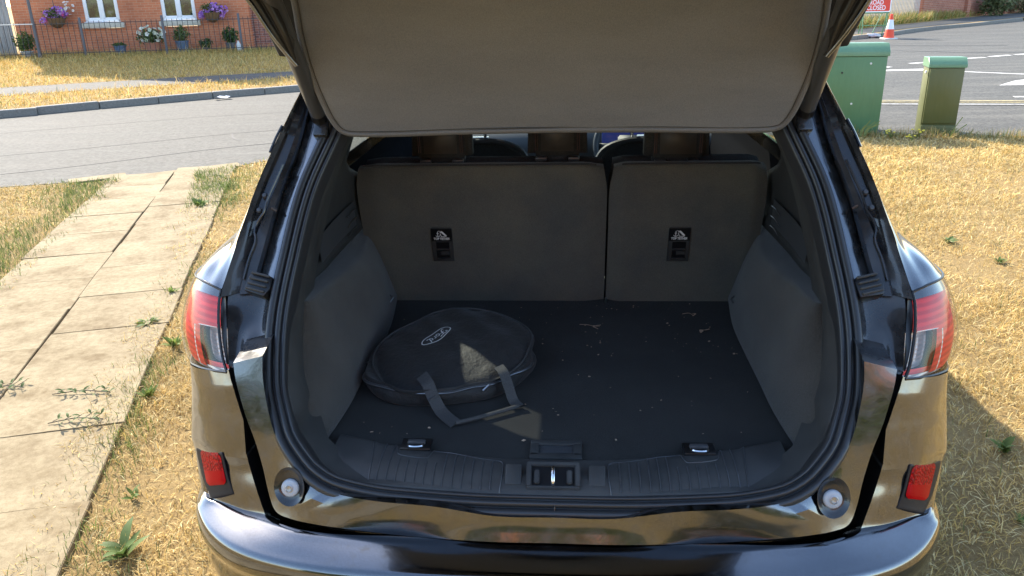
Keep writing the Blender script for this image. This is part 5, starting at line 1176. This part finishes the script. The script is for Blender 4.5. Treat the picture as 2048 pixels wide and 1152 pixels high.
# palisade fence and brick boundary wall, far right
def wdir(p, q): d = Vector((q[0]-p[0], q[1]-p[1], 0)); return d.length, math.atan2(d.y, d.x)
l_, a_ = wdir((11.0, 29.6), (17.6, 35.9))
pf = thing('palisade_fence', 'grey galvanised palisade fence behind the road sign', 'fence', (11.0, 29.6, VZ), a_)
pale = box('pale', (0, 0, 1.0), (.075, .02, 2.0), 'galvanised', pf, .006); pale.location = (.1, 0, 0); k = 1
while .1+.145*k < l_: dup(pale, pf, (.1+.145*k, 0, 0)); k += 1
for z in (.3, 1.7): box('rail', (l_/2, .04, z), (l_, .04, .05), 'galvanised', pf)
l_, a_ = wdir((17.7, 36.0), (40, 53.5))
bw = thing('boundary_wall', 'red brick boundary wall beyond the junction at top right', 'wall', (17.7, 36.0, VZ), a_)
box('brickwork', (l_/2, .11, 1.1), (l_, .22, 2.2), 'brick_far', bw); box('coping', (l_/2, .11, 2.24), (l_, .28, .08), 'stone_sill', bw, .01)
k = .11
while k < l_: box('pier', (k, .05, 1.12), (.33, .38, 2.24), 'brick_far', bw); k += 4.2
def leafy(name, label, cat, c, rad, n, cols, group=None, size=(.03, .07), stems=True):
    t_ = thing(name, label, cat, c, 0, group); r_ = rng.normal(size=(n, 3)); r_ /= np.linalg.norm(r_, axis=1)[:, None]; r_ *= (rng.random(n)**.45)[:, None]
    lump = 1+.28*np.sin(r_[:, 0]*5+c[0])*np.cos(r_[:, 2]*4+r_[:, 1]*5)
    P = r_*np.array(rad)*lump[:, None]+[0, 0, rad[2]]; P[:, 2] = np.maximum(P[:, 2], .01)
    sz = rng.uniform(*size, n); V = np.zeros((n, 4, 3)); a = rng.normal(size=(n, 3)); a /= np.linalg.norm(a, axis=1)[:, None]; b = np.cross(a, rng.normal(size=(n, 3))); b /= np.linalg.norm(b, axis=1)[:, None]
    V[:, 0] = P-a*sz[:, None]; V[:, 1] = P+b*sz[:, None]*.45; V[:, 2] = P+a*sz[:, None]; V[:, 3] = P-b*sz[:, None]*.45
    o = mobj('foliage', V.reshape(-1, 3), [(4*i, 4*i+1, 4*i+2, 4*i+3) for i in range(n)], 'blade', t_); cc = np.array(cols)[rng.integers(0, len(cols), n)]*rng.uniform(.7, 1.25, n)[:, None]
    ca = o.data.attributes.new('col', 'FLOAT_COLOR', 'POINT'); C4 = np.ones((n, 4, 4), np.float32); C4[:, :, :3] = cc[:, None]; ca.data.foreach_set('color', C4.ravel())
    if stems:
        for i in range(5): a0 = i*1.3; tube('stem', [(0, 0, 0), (math.cos(a0)*rad[0]*.4, math.sin(a0)*rad[1]*.4, rad[2]*1.2)], .012*max(rad), 'twig', t_, 5)
    return t_
GL = [(.09, .14, .04), (.13, .18, .05), (.06, .10, .03), (.17, .20, .07)]
leafy('bush', 'grey-green bush against the far brick wall', 'bush', (22.6, 38.9, VZ), (.8, .6, .55), 1200, [(.14, .16, .07), (.20, .21, .10), (.10, .12, .05)], 'bushes at the far wall', (.05, .12))
leafy('bush', 'low dry bush at the right edge against the far brick wall', 'bush', (25.6, 41.3, VZ), (1.2, .7, .5), 1500, [(.24, .21, .11), (.17, .17, .08), (.30, .25, .14)], 'bushes at the far wall', (.05, .12))

# ---------------------------------------------------------------- the house across the road
HO = Vector((-12.5, 24.6, VZ-.02)); HA = math.atan2(.148, .989)
def hw(a, b, z=0): return (HO.x+a*math.cos(HA)-b*math.sin(HA), HO.y+a*math.sin(HA)+b*math.cos(HA), HO.z+z)
house = thing('brick_house', 'orange brick house with white windows across the road', 'house', hw(0, 2.0), HA)
wins = [(-.37, .66, .95, 2.15), (1.94, 2.97, .95, 2.15)]
a0, a1, zE, zR = -2.45, 4.6, 6.6, 9.9
cuts = [a0]+[c for w in wins for c in w[:2]]+[a1]
for i in range(len(cuts)-1):
    if i % 2 == 0: box('wall', ((cuts[i]+cuts[i+1])/2, .15, zE/2-.1), (cuts[i+1]-cuts[i], .3, zE), 'brick_orange', house)
    else:
        w = wins[i//2]; box('wall', ((w[0]+w[1])/2, .15, w[2]/2-.17), (w[1]-w[0], .3, w[2]-.05), 'brick_orange', house); box('wall', ((w[0]+w[1])/2, .15, (zE-.1-w[3])/2*1+w[3]-.05), (w[1]-w[0], .3, zE-.1-w[3]-.1), 'brick_orange', house)
am = (a0+a1)/2
prism('gable', [(a0, zE-.11), (a1, zE-.11), (am, zR)], -.3, 0, 'brick_orange', house, 0, Matrix.Rotation(R(90), 4, 'X'))
box('side_wall', (a1-.15, 4.2, zE/2), (.3, 7.8, zE), 'brick_mixed', house); box('side_wall', (a0+.15, 4.2, zE/2), (.3, 7.8, zE), 'brick_mixed', house)
for s in (-1, 1):
    x0 = am; x1 = a1+.25 if s > 0 else a0-.25; mobj('roof', [(x0, -.3, zR+.12), (x1, -.3, zE-.2), (x1, 8.3, zE-.2), (x0, 8.3, zR+.12), (x0, -.3, zR+.02), (x1, -.3, zE-.3), (x1, 8.3, zE-.3), (x0, 8.3, zR+.02)], [(0, 1, 2, 3), (4, 5, 6, 7), (0, 1, 5, 4), (1, 2, 6, 5), (2, 3, 7, 6)], 'roof_tile', house)
for (wa, wb, wz, wt) in wins:
    wd_ = bpy.data.objects.new('window', None); link(wd_, house)
    m_ = (wa+wb)/2; w_ = wb-wa; h_ = wt-wz; f = .065; yf = .06
    for c, d in (((m_, yf, wz+f/2+.02), (w_, .07, f)), ((m_, yf, wt-f/2), (w_, .07, f)), ((wa+f/2, yf, (wz+wt)/2), (f, .07, h_)), ((wb-f/2, yf, (wz+wt)/2), (f, .07, h_)), ((m_, yf-.004, (wz+wt)/2), (.085, .07, h_-.02))): box('frame', c, d, 'upvc', wd_, .006)
    for s in (-1, 1):
        cx = m_+s*w_*.235; cw = w_*.40
        for c, d in (((cx-cw/2+.018, yf-.012, (wz+wt)/2), (.045, .06, h_-.12)), ((cx+cw/2-.018, yf-.012, (wz+wt)/2), (.045, .06, h_-.12)), ((cx, yf-.012, wz+.105), (cw, .06, .055)), ((cx, yf-.022, wz+.72), (cw-.06, .05, .022))): box('sash', c, d, 'upvc', wd_, .004)
        box('pane', (cx, yf+.02, (wz+wt)/2), (cw-.02, .012, h_-.1), 'house_glass', wd_)
    box('sill', (m_, .04, wz-.10), (w_+.22, .30, .15), 'stone_sill', wd_, .01); box('sill_nose', (m_, .02, wz-.005), (w_+.04, .20, .035), 'upvc', wd_, .006)
# recessed neighbouring wall on the right and weathered wooden gate on the left
nb = thing('side_wing', 'mottled red brick wing set back right of the orange brick house', 'house', hw(4.62, 2.7), HA)
box('wall', (3.4, .15, 2.2), (6.8, .3, 4.6), 'brick_mixed', nb); mobj('roof', [(-.0, -.25, 4.45), (7.0, -.25, 4.45), (7.0, 3, 6.4), (0, 3, 6.4), (0, -.25, 4.33), (7.0, -.25, 4.33)], [(0, 1, 2, 3), (0, 1, 5, 4)], 'roof_tile', nb)
gt = thing('wooden_gate', 'weathered grey wooden board gate left of the brick house', 'gate', hw(-2.50, 1.9), HA)
brd = box('board', (0, 0, 1.05), (.128, .025, 2.1), 'grey_wood', gt, .004); brd.location = (-.08, 0, -.05)
for k in range(1, 20): dup(brd, gt, (-.08-.135*k, random.uniform(-.004, .004), -.05+random.uniform(-.01, .01)))
for z in (.35, 1.7): box('ledge_rail', (-1.3, .04, z), (2.6, .05, .10), 'grey_wood', gt, .004)
# iron railing
rl_ = thing('iron_railing', 'black iron railing with slim bars in front of the brick house', 'railing', hw(0, 0), HA)
SPX = [-5.7, -3.42, -1.157, .11, 2.39, 4.57, 6.8, 9.1]
for i, xx in enumerate(SPX):
    tall = abs(xx+1.157) < .01
    if tall: continue
    box('post', (xx, 0, .56), (.062, .062, 1.16), 'rail_grey', rl_, .006)
rb = bpy.data.objects.new('rails', None); bpy.data.objects.remove(rb)
for i in range(len(SPX)-1):
    xm = (SPX[i]+SPX[i+1])/2; ln = SPX[i+1]-SPX[i]-.05
    for z in (.98, .16): box('rail', (xm, 0, z), (ln, .030, .018), 'rail_paint', rl_)
bm = bmesh.new(); tube_mesh(bm, [(0, 0, .02), (0, 0, 1.02), (0, 0, 1.05)], [.0085, .0085, .003], 6); bar = bobj('bar', bm, 'rail_paint', rl_); bar.location = (-5.6, 0, 0); xx = -5.6+.145
while xx < 9.0:
    if min(abs(xx-q) for q in SPX) > .05: dup(bar, rl_, (xx, 0, 0))
    xx += .145
lp = thing('street_post', 'tall dark post rising through the railing beside the wooden gate', 'post', hw(-1.157, -.02), HA)
tube('shaft', [(0, 0, 0), (0, 0, 4.2)], .042, 'rail_grey', lp, 12); lathe('collar', [(.055, 0), (.055, .12), (.042, .16)], 'rail_grey', lp, 12); box('cross_tie', (-.55, -.03, .99), (1.1, .03, .025), 'planter_white', lp)
# hanging baskets
PUR = [(.46, .20, .66), (.56, .28, .74), (.38, .15, .58), (.68, .46, .80)]
def blossoms(parent, c, rad, n, cols, size, shell=.75, name='blossoms'):
    r_ = rng.normal(size=(n, 3)); r_ /= np.linalg.norm(r_, axis=1)[:, None]; P = np.array(c)+r_*np.array(rad)*(shell+(1-shell)*rng.random(n))[:, None]; V = []; F = []; C_ = []
    for i in range(n):
        d = Vector(r_[i]); d = (d+Vector((0, -.6, .1))).normalized(); u = d.orthogonal().normalized(); v_ = d.cross(u); s_ = random.uniform(*size); k = len(V); cc = np.array(random.choice(cols))*random.uniform(.85, 1.15)
        for j in range(5): a = j*2*math.pi/5; V.append(Vector(P[i])+(u*math.cos(a)+v_*math.sin(a))*s_); C_.append((*cc, 1))
        V.append(Vector(P[i])-d*s_*.35); C_.append((*(cc*.7), 1)); F += [(k+j, k+(j+1) % 5, k+5) for j in range(5)]
    o = mobj(name, V, F, 'blade', parent); ca = o.data.attributes.new('col', 'FLOAT_COLOR', 'POINT'); ca.data.foreach_set('color', np.array(C_, np.float32).ravel()); o['kind'] = 'stuff'; return o
def basket(label, a, z, cols, w, extra=None):
    t_ = leafy('hanging_basket', label, 'flower basket', hw(a, 1.68, z), (w*.8, .20, .17), 700, GL, 'hanging baskets on the brick house', (.02, .045), False); t_.rotation_euler = (0, 0, HA)
    lathe('coir_bowl', [(0, -.24), (.12, -.22), (.22, -.10), (.26, .06)], 'coir', t_, 20)
    for i in range(14):
        an = i*2*math.pi/14; tube('wire', [(math.cos(an)*.05, math.sin(an)*.05, -.245), (math.cos(an)*.20, math.sin(an)*.20, -.14), (math.cos(an)*.27, math.sin(an)*.27, .07)], .006, 'rail_paint', t_, 4)
    for q in range(7):
        cx_ = random.uniform(-w*.75, w*.75); blossoms(t_, (cx_, random.uniform(-.12, .05), random.uniform(.08, .32)-abs(cx_)*.35), (random.uniform(.12, .22), .16, random.uniform(.09, .17)), 52, cols, (.022, .042), .5)
    blossoms(t_, (-w*.8, -.05, -.02), (.12, .1, .14), 22, cols, (.02, .035), .4)
    tube('bracket', [(0, .30, .62), (0, .02, .62), (0, 0, .55), (0, 0, .10)], .010, 'rail_paint', t_, 6)
    return t_
t_ = basket('hanging basket of purple and pink flowers with white blooms left of the near window', -1.10, 1.06, PUR+[(.70, .12, .28)], .46)
blossoms(t_, (.42, -.10, .30), (.22, .12, .28), 14, [(.82, .80, .74)], (.04, .06), .3, 'white_blooms')
basket('hanging basket of purple flowers right of the further window', 3.52, 1.10, PUR, .44)
# pots along the wall
def pot(label, a, b, r_, h_, mt, fol, rad, cols, kind='plant_pot', n=500):
    t_ = leafy(kind, label, 'potted plant', hw(a, b, .0), rad, n, cols, 'pots along the house wall', (.025, .06), False); f = [c for c in t_.children][0]; f.location.z = h_*.8
    lathe('pot', [(0, 0), (r_*.72, 0), (r_*.95, h_*.9), (r_*1.06, h_*.9), (r_*1.06, h_), (r_*.9, h_), (r_*.85, h_*.9), (0, h_*.88)], mt, t_, 24); return t_
t_ = pot('white hydrangea in a terracotta pot below the further window', 1.74, 1.1, .24, .34, 'terracotta', None, (.42, .30, .24), GL, n=900)
blossoms(t_, (.02, -.08, .58), (.44, .28, .27), 46, [(.80, .80, .66), (.86, .85, .76), (.70, .74, .55)], (.05, .075), .8, 'flower_heads')
pot('leafy shrub in a blue glazed pot right of the hydrangea', 2.60, 1.15, .20, .36, 'blue_glaze', None, (.24, .2, .26), [(.12, .17, .05), (.16, .20, .08)])
pot('low blue pot with trailing plant left of the hydrangea', .80, 1.0, .18, .28, 'blue_glaze', None, (.20, .18, .07), GL, n=200)
pot('dark round shrub in a small black pot near the house corner', 4.05, 1.15, .15, .26, 'rail_grey', None, (.26, .22, .26), [(.05, .10, .03), (.08, .13, .04)], n=700)
pot('small dark plant low against the wall between pots', 3.25, 1.3, .10, .14, 'rail_grey', None, (.22, .16, .14), [(.06, .11, .04), (.09, .14, .06)], n=350)
pot('bushy plant in a grey trough beside the wooden gate', -1.7, .55, .18, .22, 'galvanised', None, (.34, .22, .30), GL, n=800)
bt = thing('white_bottle', 'short white container standing beside the railing post', 'container', hw(4.38, .55)); lathe('bottle', [(0, 0), (.07, 0), (.07, .22), (.04, .27), (.03, .30), (0, .30)], 'planter_white', bt, 16); lathe('cap', [(.033, .30), (.033, .335), (0, .335)], 'planter_white', bt, 12)
# litter by the far kerb
lt = thing('litter', 'scrap of white paper litter lying in the gutter of the road', 'litter', (-4.95, 14.25, .03), .5)
V = [(x*.13, y*.07, .02*math.sin(x*3+y*2)+.02) for x in (-1, -.3, .4, 1) for y in (-1, 0, 1)]; mobj('paper', V, gridfaces(4, 3), 'litter_white', lt)

# ---------------------------------------------------------------- behind the viewer (seen only mirrored in the paintwork)
hb = thing('garden_hedge', 'clipped green hedge along the garden opposite the open boot', 'hedge', (0, -7.2, 0))
nh = 26000; hx = rng.uniform(-9, 9, nh); hz = rng.uniform(0, 2.3, nh); hy = rng.uniform(-.45, .45, nh)+.18*(vnoise(hx, hz, 1.3, 51)-.5)*2
hy = np.where(rng.random(nh) < .7, .40+.22*(vnoise(hx, hz, 1.6, 52)-.5)+rng.normal(0, .04, nh), hy); hz = hz*(.92+.16*vnoise(hx, hx*0, .9, 53))
sz = rng.uniform(.03, .07, nh); aa = rng.normal(size=(nh, 3)); aa /= np.linalg.norm(aa, axis=1)[:, None]; bb = np.cross(aa, rng.normal(size=(nh, 3))); bb /= np.linalg.norm(bb, axis=1)[:, None]; PP = np.stack([hx, hy, hz], 1)
VV = np.stack([PP-aa*sz[:, None], PP+bb*sz[:, None]*.5, PP+aa*sz[:, None], PP-bb*sz[:, None]*.5], 1).reshape(-1, 3)
o = mobj('foliage', VV, [(4*i, 4*i+1, 4*i+2, 4*i+3) for i in range(nh)], 'blade', hb); cc = np.array(GL)[rng.integers(0, 4, nh)]*rng.uniform(.7, 1.3, nh)[:, None]
ca = o.data.attributes.new('col', 'FLOAT_COLOR', 'POINT'); C4 = np.ones((nh, 4, 4), np.float32); C4[:, :, :3] = cc[:, None]; ca.data.foreach_set('color', C4.ravel())
box('branch_core', (0, 0, 1.0), (17.6, .5, 2.0), 'twig', hb, .1)
h2 = thing('opposite_house', 'red brick house behind the garden hedge opposite the open boot', 'house', (1.0, -12.5, 0))
box('wall', (0, -.15, 2.6), (13, .3, 5.2), 'brick_orange', h2)
mobj('roof', [(-6.9, .4, 5.05), (6.9, .4, 5.05), (6.9, -4, 8), (-6.9, -4, 8), (-6.9, .4, 5.18), (6.9, .4, 5.18)], [(0, 1, 2, 3), (0, 1, 5, 4)], 'roof_tile', h2)
for wx in (-4.4, -1.4, 1.8, 4.6):
    for wz in (1.5, 4.0):
        w_ = bpy.data.objects.new('window', None); link(w_, h2); box('frame', (wx, .02, wz), (1.3, .06, 1.25), 'upvc', w_, .01)
        for dx in (-.31, .31): box('pane', (wx+dx, .045, wz), (.52, .03, 1.08), 'house_glass', w_)
